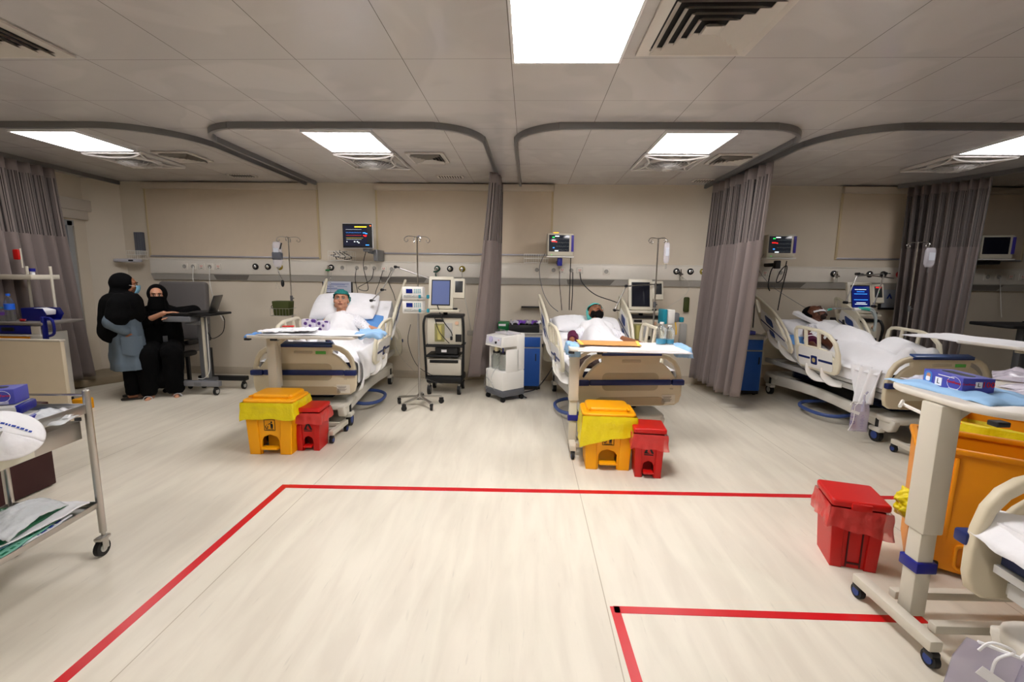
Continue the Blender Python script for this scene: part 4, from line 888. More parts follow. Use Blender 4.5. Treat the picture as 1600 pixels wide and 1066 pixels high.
for k in range(5):
    x = (-.14, -.06, .03, .1, .15)[k]; m_ = (FILM, PURPLE, FILM, PURPLE, PAPER)[k]
    nm = ('crinkled clear packet at the left of the black tray', 'violet packet inside the black tray', 'crinkled clear packet in the middle of the black tray', 'violet packet at the right of the black tray', 'white packet at the right end of the black tray')[k]
    pad('packet', nm, 'packet', (-.05+x, 6.3, .93), .4*k, .12, .18, m_, .006, .04, .02, k+20, 'packets in the black tray')
o = MB().box((0, 0, .06), (.16, .2, .12), .01).build('green_box', GREEN); o.location = (-.36+.02, 6.42, .817); tag(o, 'green box at the left end of the cabinet beside the gathered curtain', 'box')
MB().box((-.02, -.101, .08), (.1, .002, .03)).build('white_label', PAPER, o)
o = MB().box((0, 0, 0), (.36, .12, .02), .004).build('wall_shelf', DARK); o.location = (.08, YW-.062, 1.13); tag(o, 'short black wall shelf above the tray left of the middle bed', 'shelf')
o = MB().box((0, 0, .025), (.2, .28, .05), .008).build('glove_box', GLOVE); o.location = (2.98, 6.3, .837); tag(o, 'violet glove box on the cabinet behind the middle curtain', 'box', 'violet glove boxes')
o = MB().lathe([(.03, 0), (.034, .01), (.034, .1), (.02, .14), (.012, .17), (.0, .175)]).build('pump_bottle', BLACK); o.location = (3.02, 6.45, .837); tag(o, 'small black bottle on the cabinet behind the middle curtain', 'bottle')

# table 2 contents
pad('paper_cover', 'white cover draped over the table at the middle bed', 'cover', (.9, 3.95, .99), -.03, .94, .44, PAPER, .004, .004, .03, 13, 'white covers on the bed tables')
pad('underpad', 'pale blue underpad hanging over the right end of the middle bed\'s table', 'underpad', (1.36, 4.0, .985), -.1, .14, .36, SKYP, .004, .01, .08, 15, 'blue underpads')
pad('underpad', 'pale blue underpad hanging over the left end of the middle bed\'s table', 'underpad', (.4, 3.98, .99), .1, .1, .3, SKYP, .004, .01, .1, 16, 'blue underpads')
t = thing('paper_folder', 'large brown paper folder with yellow edges lying on the middle bed\'s table', 'folder', (.71, 3.93, 1.008), -.05)
MB().box((0, 0, .004), (.52, .24, .008), .002).build('folder_body', KRAFT, t)
for s in (-1, 1): MB().box((s*.25, 0, .007), (.025, .25, .01), .002, rot=(0, 0, -.1*s)).build('yellow_edge', mat('folder_yellow', (236, 206, 90), .7), t)
def bottle(label, loc, r, h, mt_, capm, liq=None, group=None, name='water_bottle', cat='bottle', rz=0, labelm=None):
    t = thing(name, label, cat, loc, rz, group)
    MB().lathe([(0, 0), (r*.9, .0), (r, .012), (r, h*.28), (r*.94, h*.34), (r, h*.4), (r, h*.66), (r*.8, h*.76), (r*.38, h*.88), (r*.36, h*.94), (0, h*.94)], n=20).build('bottle_body', mt_, t)
    MB().lathe([(0, h*.92), (r*.42, h*.92), (r*.42, h), (0, h)], n=16).build('cap', capm, t)
    if liq: MB().lathe([(0, .008), (r*.88, .008), (r*.9, h*.25), (0, h*.25)], n=20).build('liquid', liq, t)
    if labelm: MB().lathe([(r*1.01, h*.42), (r*1.02, h*.43), (r*1.02, h*.62), (r*1.01, h*.63)], n=20).build('label', labelm, t)
    return t
bottle('clear bottle with light blue bottom on the middle bed\'s table', (1.19, 4.03, .995), .045, .2, GLASS, WHITE, LIQ, 'bottles on the middle bed table')
bottle('clear jar with light blue bottom behind the bottle on the middle bed\'s table', (1.27, 4.06, .995), .045, .17, GLASS, WHITE, LIQ, 'bottles on the middle bed table')

# ---------------------------------------------------------------- pedal bins
def pedal_bin(label, loc, rz, w_, d_, h, col, bagm, group, yellow=True, bagdrop=.14, skew=0, mark=True, back=False):
    t = thing('pedal_bin', label, 'bin', loc, rz, group)
    hb = h*.86; k = .84
    # body: tapered shell with a front arch cut-out
    W0, W1 = w_*k/2, w_/2*.97
    out = [(-W0, 0), (W0, 0), (W1, hb), (-W1, hb)] if back else [(-W0, 0), (-W0*.42, 0), (-W0*.42, h*.24), (-W0*.3, h*.30), (0, h*.335), (W0*.3, h*.30), (W0*.42, h*.24), (W0*.42, 0), (W0, 0), (W1, hb), (-W1, hb)]
    b = MB(); b.plate(out, .022, M=TR(0, -d_/2+.03, 0) @ ROT(.0) @ XZ, bev=.004)
    b.add([(-W0, -d_/2+.03, .0), (-W0, d_/2-.03, .0), (-W1, d_/2, hb), (-W1, -d_/2+.02, hb), (W0, -d_/2+.03, .0), (W0, d_/2-.03, .0), (W1, d_/2, hb), (W1, -d_/2+.02, hb)], [(0, 3, 2, 1), (4, 5, 6, 7), (1, 2, 6, 5), (2, 3, 7, 6)])
    b.box((0, -d_/2+.13, h*.15), (W0*.86, .004, h*.3))
    b.build('body', col, t)
    if back:
        g = MB()
        for s in (-1, 1): g.box((s*W0*.3, -d_/2+.016, hb*.45), (.006, .008, hb*.85))
        g.box((0, -d_/2+.018, .03), (W0*.6, .01, .01)); g.build('groove', mat('groove_dark', (70, 8, 8), .6), t)
    for s in (-1, 1):
        MB().plate([(s*W0*.48, .0), (s*W0*1.0, .0), (s*(W0+(W1-W0)*.7), hb*.7), (s*W0*.56, hb*.7)] if s > 0 else [(s*W0*1.0, .0), (s*W0*.48, .0), (s*W0*.56, hb*.7), (s*(W0+(W1-W0)*.7), hb*.7)], .02, bev=.006, M=TR(0, -d_/2+.016, 0) @ XZ).build('front_panel', col, t)
    if not back: MB().box((0, -d_/2+.02, h*.11), (W0*.8, .07, .022), .008).build('foot_pedal', col, t)
    if yellow:
        m_ = TR(0, 0, 0)
        lid = MB().plate(rrect(-w_/2-.01, -d_/2-.01, w_/2+.01, d_/2+.01, .05), .03, bev=.012, M=TR(0, 0, h*.90))
        lid.plate(rrect(-w_/2+.03, -d_/2+.05, w_/2-.03, d_/2, .05), .05, bev=.02, M=TR(0, .01, h*.94)); L_ = lid.build('lid', col, t)
        for s in (-1, 1): MB().box((s*w_*.33, 0, h*.97), (.016, d_*.85, .016), .006, rot=(-.02, 0, s*.18)).build('lid_ridge', col, L_)
    else:
        L_ = MB().plate(rrect(-w_/2-.008, -d_/2-.012, w_/2+.008, d_/2+.01, .02), .04, bev=.012, M=TR(0, 0, h*.95)).build('lid', col, t)
        MB().plate(rrect(-w_/2+.04, -d_/2+.05, w_/2-.04, d_/2-.04, .02), .012, holes=[rrect(-w_/2+.046, -d_/2+.056, w_/2-.046, d_/2-.046, .02)], M=TR(0, 0, h*.975)).build('lid_panel', col, L_)
        lm = MB().mt(0)
        for q in range(3): lm.box((0, .03-q*.016, h*.981), (.09-(q % 2)*.02, .007, .001))
        lm.build('lid_print', BINK, L_)
        if back: MB().box((0, -d_/2-.012, h*.93), (w_*.36, .02, .04), .006).build('lid_tab', col, L_)
    # bag skirt
    def f(u, v):
        q = u*4; kk = int(q) % 4; a = q-int(q); r = .0
        W, D = W1+.012+.012*(1-v)+.004, d_/2+.012+.01*(1-v)
        if kk == 0: x, y = -W+2*W*a, -D
        elif kk == 1: x, y = W, -D+2*D*a
        elif kk == 2: x, y = W-2*W*a, D
        else: x, y = -W, D-2*D*a
        dr = bagdrop*(1+.25*noise.noise((u*7, 3, skew*9+w_*30)))+skew*(-x)*(1 if kk in (0, 2, 1, 3) else 1)
        n_ = noise.noise((u*26, v*1.5, 4))*.011+noise.noise((u*8, v*2, 1))*.012
        cx = math.copysign(min(abs(x), W-.01), x); L = math.hypot(x, y)
        return (x*(1+n_/L), y*(1+n_/L), h*.89-dr*(1-v)*(1 if bagdrop else 0)+.006*math.sin(u*50)*(1-v))
    MB().grid(f, 120, 10).build('bin_liner', bagm, t, ang=180)
    zm = h*.50 if yellow else h*.56; f0 = -d_/2+.017
    if mark and yellow:
        g = MB()
        g.plate(rrect(-.048, -.05, .048, .05, .003), .002, holes=[rrect(-.044, -.046, .044, .046, .003)], M=TR(0, f0, zm) @ XZ)
        def sg(p, r): g.plate(p, .002, M=TR(0, f0, zm) @ XZ)
        sg([(.008, .012), (.024, .014), (.03, .0), (.026, -.034), (.02, -.034), (.019, -.008), (.016, -.034), (.01, -.034), (.008, -.004)], 0)     # torso and legs
        g.at((.017, f0, zm+.026), (PI/2, 0, 0)); g.lathe([(0, -.001), (.008, -.001), (.008, .001), (0, .001)], n=14); g.at()
        sg([(.01, .012), (-.014, .004), (-.014, .009), (.01, .02)], 0)      # arm
        sg([(-.04, -.006), (-.034, -.032), (-.016, -.032), (-.012, -.006), (-.018, -.006), (-.021, -.026), (-.03, -.026), (-.034, -.006)], 0)        # basket
        sg([(-.03, .002), (-.024, .006), (-.026, -.006)], 0); g.box((0, f0, zm-.041), (.07, .002, .004)); g.build('litter_symbol', BINK, t)
    elif mark:
        g = MB(); P_ = TR(0, f0, zm) @ XZ
        g.plate([(-.036, -.03), (-.004, .045), (.004, .045), (.04, -.03), (.022, -.03), (.0, .014), (-.006, .0), (-.014, -.018), (.008, -.03)], .002, M=P_)
        g.box((0, f0, zm-.042), (.07, .002, .008)); g.build('printed_emblem', BINK, t)
    return t
pedal_bin('yellow pedal bin with a yellow liner in front of the left bed', (-2.24, 3.86, 0), math.radians(2), .43, .33, .53, YEL, YBAG, 'yellow pedal bins', True, .15, .06)
pedal_bin('red pedal bin with a red liner beside the yellow bin of the left bed', (-1.955, 3.92, 0), math.radians(3), .23, .24, .40, RED, RBAG, 'red pedal bins', False, .1)
pedal_bin('yellow pedal bin with a slanting yellow liner in front of the middle bed', (.685, 3.73, 0), math.radians(-2), .42, .32, .52, YEL, YBAG, 'yellow pedal bins', True, .2, .26)
pedal_bin('red pedal bin with a red liner beside the yellow bin of the middle bed', (.99, 3.56, 0), math.radians(-6), .24, .24, .41, RED, RBAG, 'red pedal bins', False, .12)
pedal_bin('red bin with a loose pink liner standing alone on the floor in the right foreground', (1.85, 2.47, 0), math.radians(-16), .26, .25, .40, RED, RBAG, 'red pedal bins', False, .13, -.1, False, True)
# ---------------------------------------------------------------- drip stands
def ivpole(label, x, y, zt, rz=0, base=True, rb=.27):
    t = thing('drip_stand', label, 'drip stand', (x, y, 0), rz, 'steel drip stands')
    MB().cyl((0, 0, .12), (0, 0, 1.25), .0125, n=14).build('lower_pole', STEEL, t)
    MB().cyl((0, 0, 1.22), (0, 0, zt), .009, n=12).build('upper_pole', CHROME, t)
    MB().cyl((0, 0, 1.2), (0, 0, 1.27), .018, n=14).cyl((0, 0, 1.235), (.035, 0, 1.235), .008).build('clamp_collar', mat('collar_grey', (90, 90, 92), .4), t)
    for k in range(4):
        a = k*PI/2+.3; c, s = math.cos(a), math.sin(a)
        MB().tube([(0, 0, zt-.01), (.06*c, .06*s, zt+.0), (.12*c, .12*s, zt-.005), (.15*c, .15*s, zt-.04), (.13*c, .13*s, zt-.065), (.105*c, .105*s, zt-.05), (.115*c, .115*s, zt-.035)], .004, 6, smooth=5).build('hook', CHROME, t)
    MB().cyl((0, 0, .08), (0, 0, .15), .035, .02, 16).build('hub', STEEL, t)
    for k in range(5):
        a = k*2*PI/5+.25; c, s = math.cos(a), math.sin(a)
        l = MB().tube([(0, 0, .12), (.14*c, .14*s, .105), (rb*c, rb*s, .09)], .014, 6, flat=(.016, .009)).build('leg', STEEL, t)
        MB().at((rb*c, rb*s, 0), (0, 0, a+.8)).cyl((-.012, 0, .032), (.012, 0, .032), .032, n=18).box((0, 0, .065), (.036, .05, .03), .008).build('caster', DARK, l)
    return t
ivpole('steel drip stand left of the left bed, hung with a grey pressure bag', -3.3, 6.2, 2.07)
ivpole('steel drip stand with two white infusion pumps, right of the left bed', -1.3, 5.3, 2.02, .2)
ivpole('steel drip stand behind the middle bed, holding a slim drip bottle', 1.66, 6.0, 2.09, .1)
ivpole('steel drip stand at the far side of the right bed, holding a drip bag', 4.87, 5.95, 2.07, -.2)
def pump(label, x, y, z, led=True):
    t = thing('infusion_pump', label, 'infusion pump', (x, y, z), 0, 'white infusion pumps')
    MB().box((0, 0, .07), (.24, .13, .145), .012).build('housing', WHITE, t)
    MB().box((-.035, -.067, .095), (.075, .004, .05), .002).build('display', SCRB, t)
    k = MB()
    for i in range(4):
        for j in range(3): k.box((.025+i*.022, -.067, .078+j*.018), (.014, .004, .01), .002)
    k.build('keypad', TEALP, t)
    MB().box((0, -.068, .035), (.2, .01, .03), .004).build('syringe_tray', LGREY, t)
    MB().cyl((-.08, -.08, .038), (.04, -.08, .038), .012, n=12).build('syringe', GLASS, t)
    MB().box((.09, -.085, .035), (.025, .04, .04), .006).build('plunger_clamp', TEALP, t); MB().cyl((.1, -.085, .035), (.19, -.085, .035), .006).build('plunger_rod', LGREY, t)
    MB().box((.185, -.085, .035), (.03, .045, .045), .01).build('plunger_grip', TEALP, t)
pump('upper white infusion pump on the drip stand beside the left bed', -1.33, 5.22, 1.30); pump('lower white infusion pump on the drip stand beside the left bed', -1.33, 5.22, 1.14)
t = thing('infusion_pump', 'white and teal boxed pump clamped to the drip stand behind the middle bed', 'infusion pump', (1.79, 5.9, 1.0), .2)
MB().box((.04, 0, .09), (.09, .14, .18), .01).build('housing', WHITE, t); MB().box((-.05, 0, .09), (.06, .14, .19), .01).build('side_cover', TEALP, t)
MB().box((.12, -.01, .08), (.08, .1, .12), .02).build('grey_module', MGREY, t); MB().box((.2, -.02, .05), (.06, .06, .07), .015).build('plunger_grip', TEALP, t); MB().tube([(.1, -.06, .02), (.11, -.07, -.06), (.12, -.06, -.14)], .008, 6, smooth=4).build('yellow_tag', mat('tag_yellow', (230, 180, 30), .5), t)
def dripbag(label, x, y, z, w_, h, r=.02, name='drip_bag', group='hanging drip bags', line=1.0, bottom=None):
    t = thing(name, label, 'drip bag', (x, y, z), 0, group)
    def side(sg):
        def f(u, v):
            X = (u-.5)*2; e = (1-abs(X)**4)**.5*(math.sin(PI*min(1, max(0, v)))**.35)
            return (X*w_/2*(1-.25*max(0, v-.85)/.15-.35*max(0, .15-v)/.15), sg*r*e, -h+h*v)
        return f
    MB().grid(side(1), 16, 16).grid(lambda u, v: side(-1)(1-u, v), 16, 16).build('bag', FILM if not bottom else bottom, t, ang=180)
    MB().box((0, -r-.002, -h*.45), (w_*.55, .001, h*.4)).build('label', mat('label_pale', (205, 210, 220), .6), t)
    MB().tube([(0, 0, 0), (0, 0, .02), (.01, 0, .03), (0, 0, .04)], .003, 6).build('hanger', CLEAR, t)
    MB().cyl((0, 0, -h-.07), (0, 0, -h), .01, n=10).build('drip_chamber', CLEAR, t)
    if line: MB().tube([(0, 0, -h-.07), (.01, -.01, -h-.3), (-.02, -.02, -h-line*.7), (-.03, -.03, -h-line)], .0022, 5, smooth=6).build('line', CLEAR, t)
    return t
dripbag('slim clear drip bottle hanging above the middle bed', 1.755, 5.93, 2.03, .075, .26, .03, line=.0)
dripbag('plump clear drip bag hanging in front of the right curtain', 4.99, 5.9, 2.0, .13, .24, .03, line=.9)
t = dripbag('clear drip bag inside a grey pressure cuff hanging left of the left bed', -3.42, 6.12, 2.0, .13, .34, .03, line=.3)
MB().box((.0, 0, -.19), (.13, .075, .11), .02).build('pressure_sleeve', mat('sleeve_grey', (92, 94, 102), .7), t)
MB().tube([(.0, 0, -.4), (.03, -.01, -.46), (.05, 0, -.5)], .003, 5, smooth=4).ell((.05, 0, -.56), (.022, .022, .05)).build('hand_bulb', BLACK, t)
MB().box((.07, -.03, -.06), (.02, .004, .09), .003, rot=(0, .3, 0)).build('black_tag', BLACK, t)
t = thing('wire_basket', 'wire basket with an olive green box hung on the left drip stand', 'basket', (-3.38, 6.12, 1.0))
MB().box((0, 0, .1), (.24, .16, .2), .012, taper=.85).build('olive_box', OLIVE, t)
w_ = MB()
for z_ in (0.0, .1):
    Q = [(-.13, -.1, z_), (.13, -.1, z_), (.13, .1, z_), (-.13, .1, z_)]
    for i in range(4): w_.cyl(Q[i-1], Q[i], .003, n=6)
for k in range(7): w_.tube([(-.13+k*.043, -.1, .1), (-.13+k*.043, -.1, 0)], .002, 4)
w_.build('wire', STEEL, t); MB().tube([(-.12, 0, .16), (-.16, -.02, .12), (-.12, -.02, .08)], .004, 6, smooth=4).build('handle', DARK, t)

# ---------------------------------------------------------------- ventilators
def ventilator(label, x, y, rz, screen, led=None, full=True):
    t = thing('ventilator', label, 'ventilator', (x, y, 0), rz, 'bedside ventilators on wheeled carts')
    IV2 = mat('vent_ivory', (210, 204, 186), .4)
    # screen, portrait, tilted back
    s = MB().at((-.04, -.12, 1.34), (-.22, 0, .0)); s.box((0, -.0, .01), (.33, .05, .43), .015); s.box((.235, 0, .07), (.15, .06, .26), .012); so = s.build('monitor_housing', IV2, t)
    a = MB().at((-.04, -.12, 1.34), (-.22, 0, .0)); a.box((0, -.0262, .01), (.25, .003, .34), .002).build('screen_bezel', BLACK, so)
    a = MB().at((-.04, -.12, 1.34), (-.22, 0, .0)); a.box((0, -.029, .01), (.225, .003, .31)).build('screen', screen, so)
    a = MB().at((-.04, -.12, 1.34), (-.22, 0, .0)); a.box((.235, -.031, .09), (.1, .004, .15), .002); a.build('keypad', mat('keypad_dark', (44, 46, 48), .4), so)
    a = MB().at((-.04, -.12, 1.34), (-.22, 0, .0))
    if led:
        g = MB().at((-.04, -.12, 1.34), (-.22, 0, .0)); g.box((.235, -.035, .15), (.07, .004, .012)).build('red_alarm', RLED, so); g = MB().at((-.04, -.12, 1.34), (-.22, 0, .0)); g.box((.235, -.035, .09), (.014, .004, .018)).build('green_light', GLED, so)
        for r_, c_, m_ in ((.12, .15, WLED), (.09, .1, BLED), (.06, .17, BLED), (-.02, .18, BLED), (-.06, .12, WLED), (-.08, .16, WLED), (-.135, .16, RLED)):
            g = MB().at((-.04, -.12, 1.34), (-.22, 0, .0)); g.box((0, -.0315, r_), (c_, .002, .006)).build('screen_line', m_, so)
    MB().box((-.0, -.15, 1.12), (.42, .14, .035), .012).build('control_shelf', IV2, t); MB().cyl((.15, -.17, 1.137), (.15, -.17, 1.16), .03, n=20).build('dial', DARK, t)
    MB().cyl((0, -.02, 1.0), (0, -.08, 1.2), .03).build('neck', DARK, t)
    MB().box((0, -.02, 1.045), (.48, .3, .04), .012).build('top_deck', DARK, t)
    b = MB().box((0, .0, .85), (.46, .3, .36), .015).build('upper_body', IV2, t)
    MB().box((-.06, -.153, .83), (.13, .008, .24), .003).build('absorber_recess', mat('absorber_olive', (150, 146, 96), .35), b); MB().cyl((-.06, -.16, .74), (-.06, -.16, .93), .035, n=18).build('canister', mat('canister_yellow', (206, 196, 120), .3, alpha=.9), b)
    MB().box((-.06, -.152, .99), (.11, .008, .035), .003).build('label_strip', DARK, b); MB().cyl((.17, -.15, .96), (.17, -.168, .96), .025, n=18).build('peach_valve', mat('peach_valve', (220, 180, 150), .4), b)
    MB().box((.19, -.152, .76), (.08, .008, .1), .003).build('port_recess', DARK, b); MB().box((.06, -.153, .86), (.1, .008, .2), .004).build('grey_module', LGREY, b); MB().box((.1, -.17, .76), (.03, .03, .05), .006).build('sensor_block', BLACK, b)
    MB().box((0, -.03, .655), (.5, .34, .03), .01).build('shelf', BLACK, t); MB().box((.03, -.04, .59), (.3, .26, .09), .01).build('battery_unit', DARK, t); MB().box((0, -.172, .59), (.07, .004, .035)).build('battery_label', PAPER, t)
    MB().box((-.02, -.03, .52), (.44, .34, .03), .01).build('lower_shelf', BLACK, t)
    MB().box((0, -.01, .37), (.46, .34, .23), .02).build('compressor', mat('compressor_ivory', (196, 190, 176), .45), t); MB().box((0, -.183, .45), (.38, .006, .04), .002).build('vent_slot', BLACK, t)
    MB().box((0, 0, .2), (.48, .4, .1), .03).build('cart_base', BLACK, t)
    for s in (-1, 1): MB().tube([(s*.24, -.16, 1.05), (s*.26, -.2, .95), (s*.26, -.17, .7), (s*.24, -.15, .2)], .016, 8, smooth=5).build('side_tube', BLACK, t)
    for sx in (-1, 1):
        for sy in (-1, 1):
            c = MB().cyl((sx*.2-.02, sy*.17, .065), (sx*.2+.02, sy*.17, .065), .065, n=22).build('caster', BLACK, t); MB().cyl((sx*.2-.024, sy*.17, .065), (sx*.2+.024, sy*.17, .065), .04, n=18).box((sx*.2, sy*.17+.01, .12), (.03, .07, .05), .01).build('wheel_hub', STEEL, c)
    return t
ventilator('ventilator with a grey lit screen, between the left bed and the gathered curtain', -1.1, 6.02, .0, SCRG)
ventilator('ventilator with a dark screen, right of the middle bed', 1.58, 6.42, .0, SCRO)
ventilator('ventilator with a blue lit screen, at the far side of the right bed', 4.52, 6.42, .0, SCRB, True)

# ---------------------------------------------------------------- wall monitors
def crt(label, x, y, z, rz, w_=.36, h=.31, dark=False, base=WHITE):
    t = thing('patient_monitor', label, 'monitor', (x, y, z), rz, 'cream patient monitors on wall shelves')
    MB().box((0, .07, h/2+.02), (w_, .16, h), .02).build('housing', mat('monitor_cream', (208, 202, 184), .4), t)
    MB().box((-.02, -.012, h*.55+.02), (w_*.78, .006, h*.72), .002).build('screen', SCRN if not dark else SCRO, t)
    MB().box((w_/2-.015, -.012, h*.55+.02), (.035, .01, h*.72), .003).build('key_strip', mat('key_violet', (70, 60, 160), .4), t)
    MB().box((0, .06, .008), (w_*1.04, .2, .016), .003).build('shelf_plate', base, t)
    if not dark:
        k = 0
        for zz, c_, xx, wd in ((.27, GLED, -.1, .03), (.215, RLED, -.1, .05), (.21, RLED, -.06, .02), (.13, BLED, -.095, .022), (.285, WLED, -.05, .06), (.09, WLED, -.055, .05)):
            MB().box((xx, -.0165, zz), (wd, .002, .014)).build('readout', c_, t)
        for zz in (.25, .2, .15, .1): MB().tube([(-.06+i*.011, -.0165, zz+.006*math.sin(i*2.2)*(1 if i % 4 == 0 else .2)) for i in range(17)], .0008, 4).build('trace', mat('trace_grey', (150, 160, 160), .4, emit=.4), t)
        MB().box((-.12, -.013, .035), (.012, .003, .006)).build('power_light', GLED, t)
    return t
m2 = crt('cream patient monitor with an amber alarm light, above the head of the middle bed', .43, 6.36, 1.845, .06)
MB().box((-.06, .05, .335), (.07, .04, .014), .005).build('alarm_light', AMB, m2)
m3 = crt('cream patient monitor on a shelf above the head of the right bed', 3.41, 6.36, 1.86, -.12)
crt('unlit patient monitor in the dark bay behind the right curtain', 6.27, 6.4, 1.88, -.25, dark=True)
o = MB().box((0, .2, 0), (.1, .36, .05), .01); o = o.build('monitor_bracket', DARK); o.location = (6.3, 6.38, 1.85); tag(o, 'dark bracket holding the unlit monitor at the far right', 'bracket')
for (x, lb, m_) in ((.43, 'blue monitor bracket above the middle bed', None), (3.41, 'dark monitor bracket above the right bed', 1)):
    o = MB().box((0, .17, 0), (.06, .3, .05), .008).box((0, .02, -.0), (.07, .07, .11), .01).build('monitor_bracket', DBLUE if not m_ else DARK); o.location = (x, 6.4, 1.785); tag(o, lb, 'bracket')
t = thing('patient_monitor', 'thin modern patient monitor with coloured traces, above the left bed', 'monitor', (-2.38, 6.32, 1.94), -.05)
MB().box((0, .02, .165), (.43, .05, .34), .012).build('housing', mat('monitor_white', (220, 222, 226), .35), t)
MB().box((-.0, -.008, .165), (.42, .006, .325), .002).build('screen_bezel', BLACK, t); sc = MB().box((-.03, -.0125, .165), (.33, .003, .28)).build('screen', mat('screen_slate', (34, 36, 52), .12, emit=.3), t)
MB().box((.05, -.015, .285), (.17, .002, .014)).build('yellow_banner', YLED, sc)
for zz, m_, x0, x1 in ((.25, WLED, -.16, .06), (.205, BLED, -.16, .06), (.17, RLED, -.16, .06), (.135, YLED, -.16, .08), (.115, WLED, -.16, .06)):
    MB().tube([(x0+(x1-x0)*i/40, -.015, zz+(.008 if i % 4 == 1 and zz > .18 and zz < .22 else 0)) for i in range(41)], .0012, 4).build('trace', m_, sc)
for xx, zz, m_, wd in ((.1, .205, BLED, .04), (.13, .195, BLED, .03), (.11, .17, RLED, .05), (.115, .16, RLED, .03), (-.04, .085, WLED, .02), (.0, .085, WLED, .02), (.02, .07, WLED, .02), (-.15, .085, WLED, .012), (.14, .04, BLED, .05)): MB().box((xx, -.015, zz), (wd, .002, .012)).build('readout', m_, sc)
MB().box((.19, -.014, .3), (.018, .003, .014)).build('alarm_key', mat('alarm_orange', (255, 110, 40), .4, emit=1.2), t)
MB().box((.1, .1, -.02), (.1, .12, .05), .01).box((.18, .3, -.09), (.06, .28, .16), .01).tube([(.1, .12, -.04), (.16, .25, -.06)], .025, 8).build('wall_arm', GREYM, t)
# wire baskets on the ledge
def wbasket(label, x, y, z, w_, d_, h, n=10):
    t = thing('wire_basket', label, 'basket', (x, y, z), 0, 'white wire baskets on the wall rail')
    b = MB()
    for zz in (0, h*.5, h):
        Q = [(-w_/2, -d_/2, zz), (w_/2, -d_/2, zz), (w_/2, d_/2, zz), (-w_/2, d_/2, zz)]
        for i in range(4): b.cyl(Q[i-1], Q[i], .0028, n=6)
    for k in range(n+1):
        xx = -w_/2+w_*k/n; b.tube([(xx, -d_/2, h), (xx, -d_/2, 0), (xx, d_/2, 0), (xx, d_/2, h)], .002, 4)
    b.build('wire_frame', WHITE, t); return t
wbasket('wire basket heaped with black cables left of the thin wall monitor', -2.71, 6.56, 1.77, .32, .2, .13)
wbasket('empty wire basket left of the cream monitor with the amber light', .1, 6.58, 1.775, .34, .18, .12); wbasket('small wire basket beside the middle curtain', 3.07, 6.58, 1.785, .18, .18, .12, 6)
wbasket('wire basket by the corner, under the grey wall file holder', -5.86, 6.66, 1.76, .2, .14, .12, 6)
for k in range(4):
    pts = [(-2.84+.07*k+.05*math.cos(i*1.3+k), 6.56+.05*math.sin(i*1.1), 1.79+.035*i/2+.02*math.sin(i+k)) for i in range(7)]
    cable('cable_coil', pts, .007, (BLACK, MGREY, BLACK, DARK)[k], ('black cable coil at the left of the heaped basket', 'grey cable coil in the heaped basket', 'black cable coil in the middle of the heaped basket', 'dark cable coil at the right of the heaped basket')[k], group='cable coils in the basket')
t = thing('wall_file_holder', 'grey wall file holder in the corner above the women', 'file holder', (-5.88, YW, 1.88))
MB().box((0, -.03, .14), (.13, .05, .28), .006).build('grey_pocket', mat('file_grey', (98, 102, 112), .5), t)
for k in (-1, 0, 1): MB().box((k*.035, -.058, .14), (.006, .004, .27)).build('ridge', MGREY, t)
MB().box((0, -.03, -.03), (.13, .05, .06), .004).build('white_foot', LGREY, t)
o = MB().box((0, 0, 0), (.36, .12, .05), .02).build('wall_shelf', mat('shelf_lilac', (206, 204, 212), .4)); o.location = (-5.98, 6.62, 1.735); tag(o, 'pale rounded device shelf on the corner wall above the standing woman', 'shelf')
MB().box((.1, -.062, .0), (.07, .004, .02)).build('black_port', BLACK, o)
t = thing('wall_board', 'small dark framed notice board behind the pillow of the left bed', 'board', (-2.88, YW-.02, 1.33))
MB().box((0, .0, .06), (.46, .02, .2), .004).build('frame', DARK, t); MB().box((0, -.011, .055), (.42, .004, .17)).build('notice', mat('notice_lilac', (206, 210, 226), .6), t)
g = MB(); g.plate([(-.19, .07), (-.17, .12), (-.165, .12), (-.145, .07), (-.158, .07), (-.168, .098), (-.178, .07)], .002, M=TR(0, -.014, 0) @ XZ)
for zz, x0, x1 in ((.1, -.1, .18), (.085, -.12, .12), (.06, -.18, -.05), (.06, 0, .15), (.035, -.18, .0), (.02, -.18, .1)): g.box(((x0+x1)/2, -.014, zz), (x1-x0, .002, .006))
g.build('blue_writing', INK, t)
t = thing('wall_board', 'dark framed notice beside the ventilator with the blue screen', 'board', (5.22, YW-.02, 1.28)); MB().box((0, 0, .05), (.26, .02, .32), .004).build('frame', DARK, t); MB().box((0, -.012, .05), (.2, .004, .26)).build('notice', mat('notice_grey', (170, 178, 190), .6), t); MB().plate([(-.04, .05), (0, .13), (.04, .05), (.02, .05), (0, .09), (-.02, .05)], .002, M=TR(0, -.015, 0) @ XZ).build('blue_writing', INK, t)
# gas accessories
def regulator(label, x, z, mt_, side=1):
    t = thing('flow_meter', label, 'flow meter', (x, HY-.02, z), 0, 'flow meters on the wall rail')
    MB().cyl((0, 0, 0), (0, -.06, 0), .014).cyl((0, -.05, -.05), (0, -.05, .05), .01).build('valve', CHROME, t); MB().cyl((0, -.05, -.11), (0, -.05, -.03), .014).build('flow_tube', GLASS, t)
    MB().cyl((-.03, -.06, -.02), (.03, -.06, -.02), .012).build('knob', mt_, t)
    return t
regulator('green flow meter on the wall rail above the left bed', -2.96, 1.65, GREEN); regulator('dark green flow meter above the ventilator with the grey screen', -1.36, 1.65, mat('outlet_dark_green', (0, 0, 0)))
regulator('chrome flow meter on the wall rail right of the middle bed', 2.18, 1.66, CHROME); regulator('chrome flow meter on the wall rail above the right bed', 4.37, 1.66, CHROME); regulator('red flow meter on the wall rail near the right curtain', 5.26, 1.66, RED)
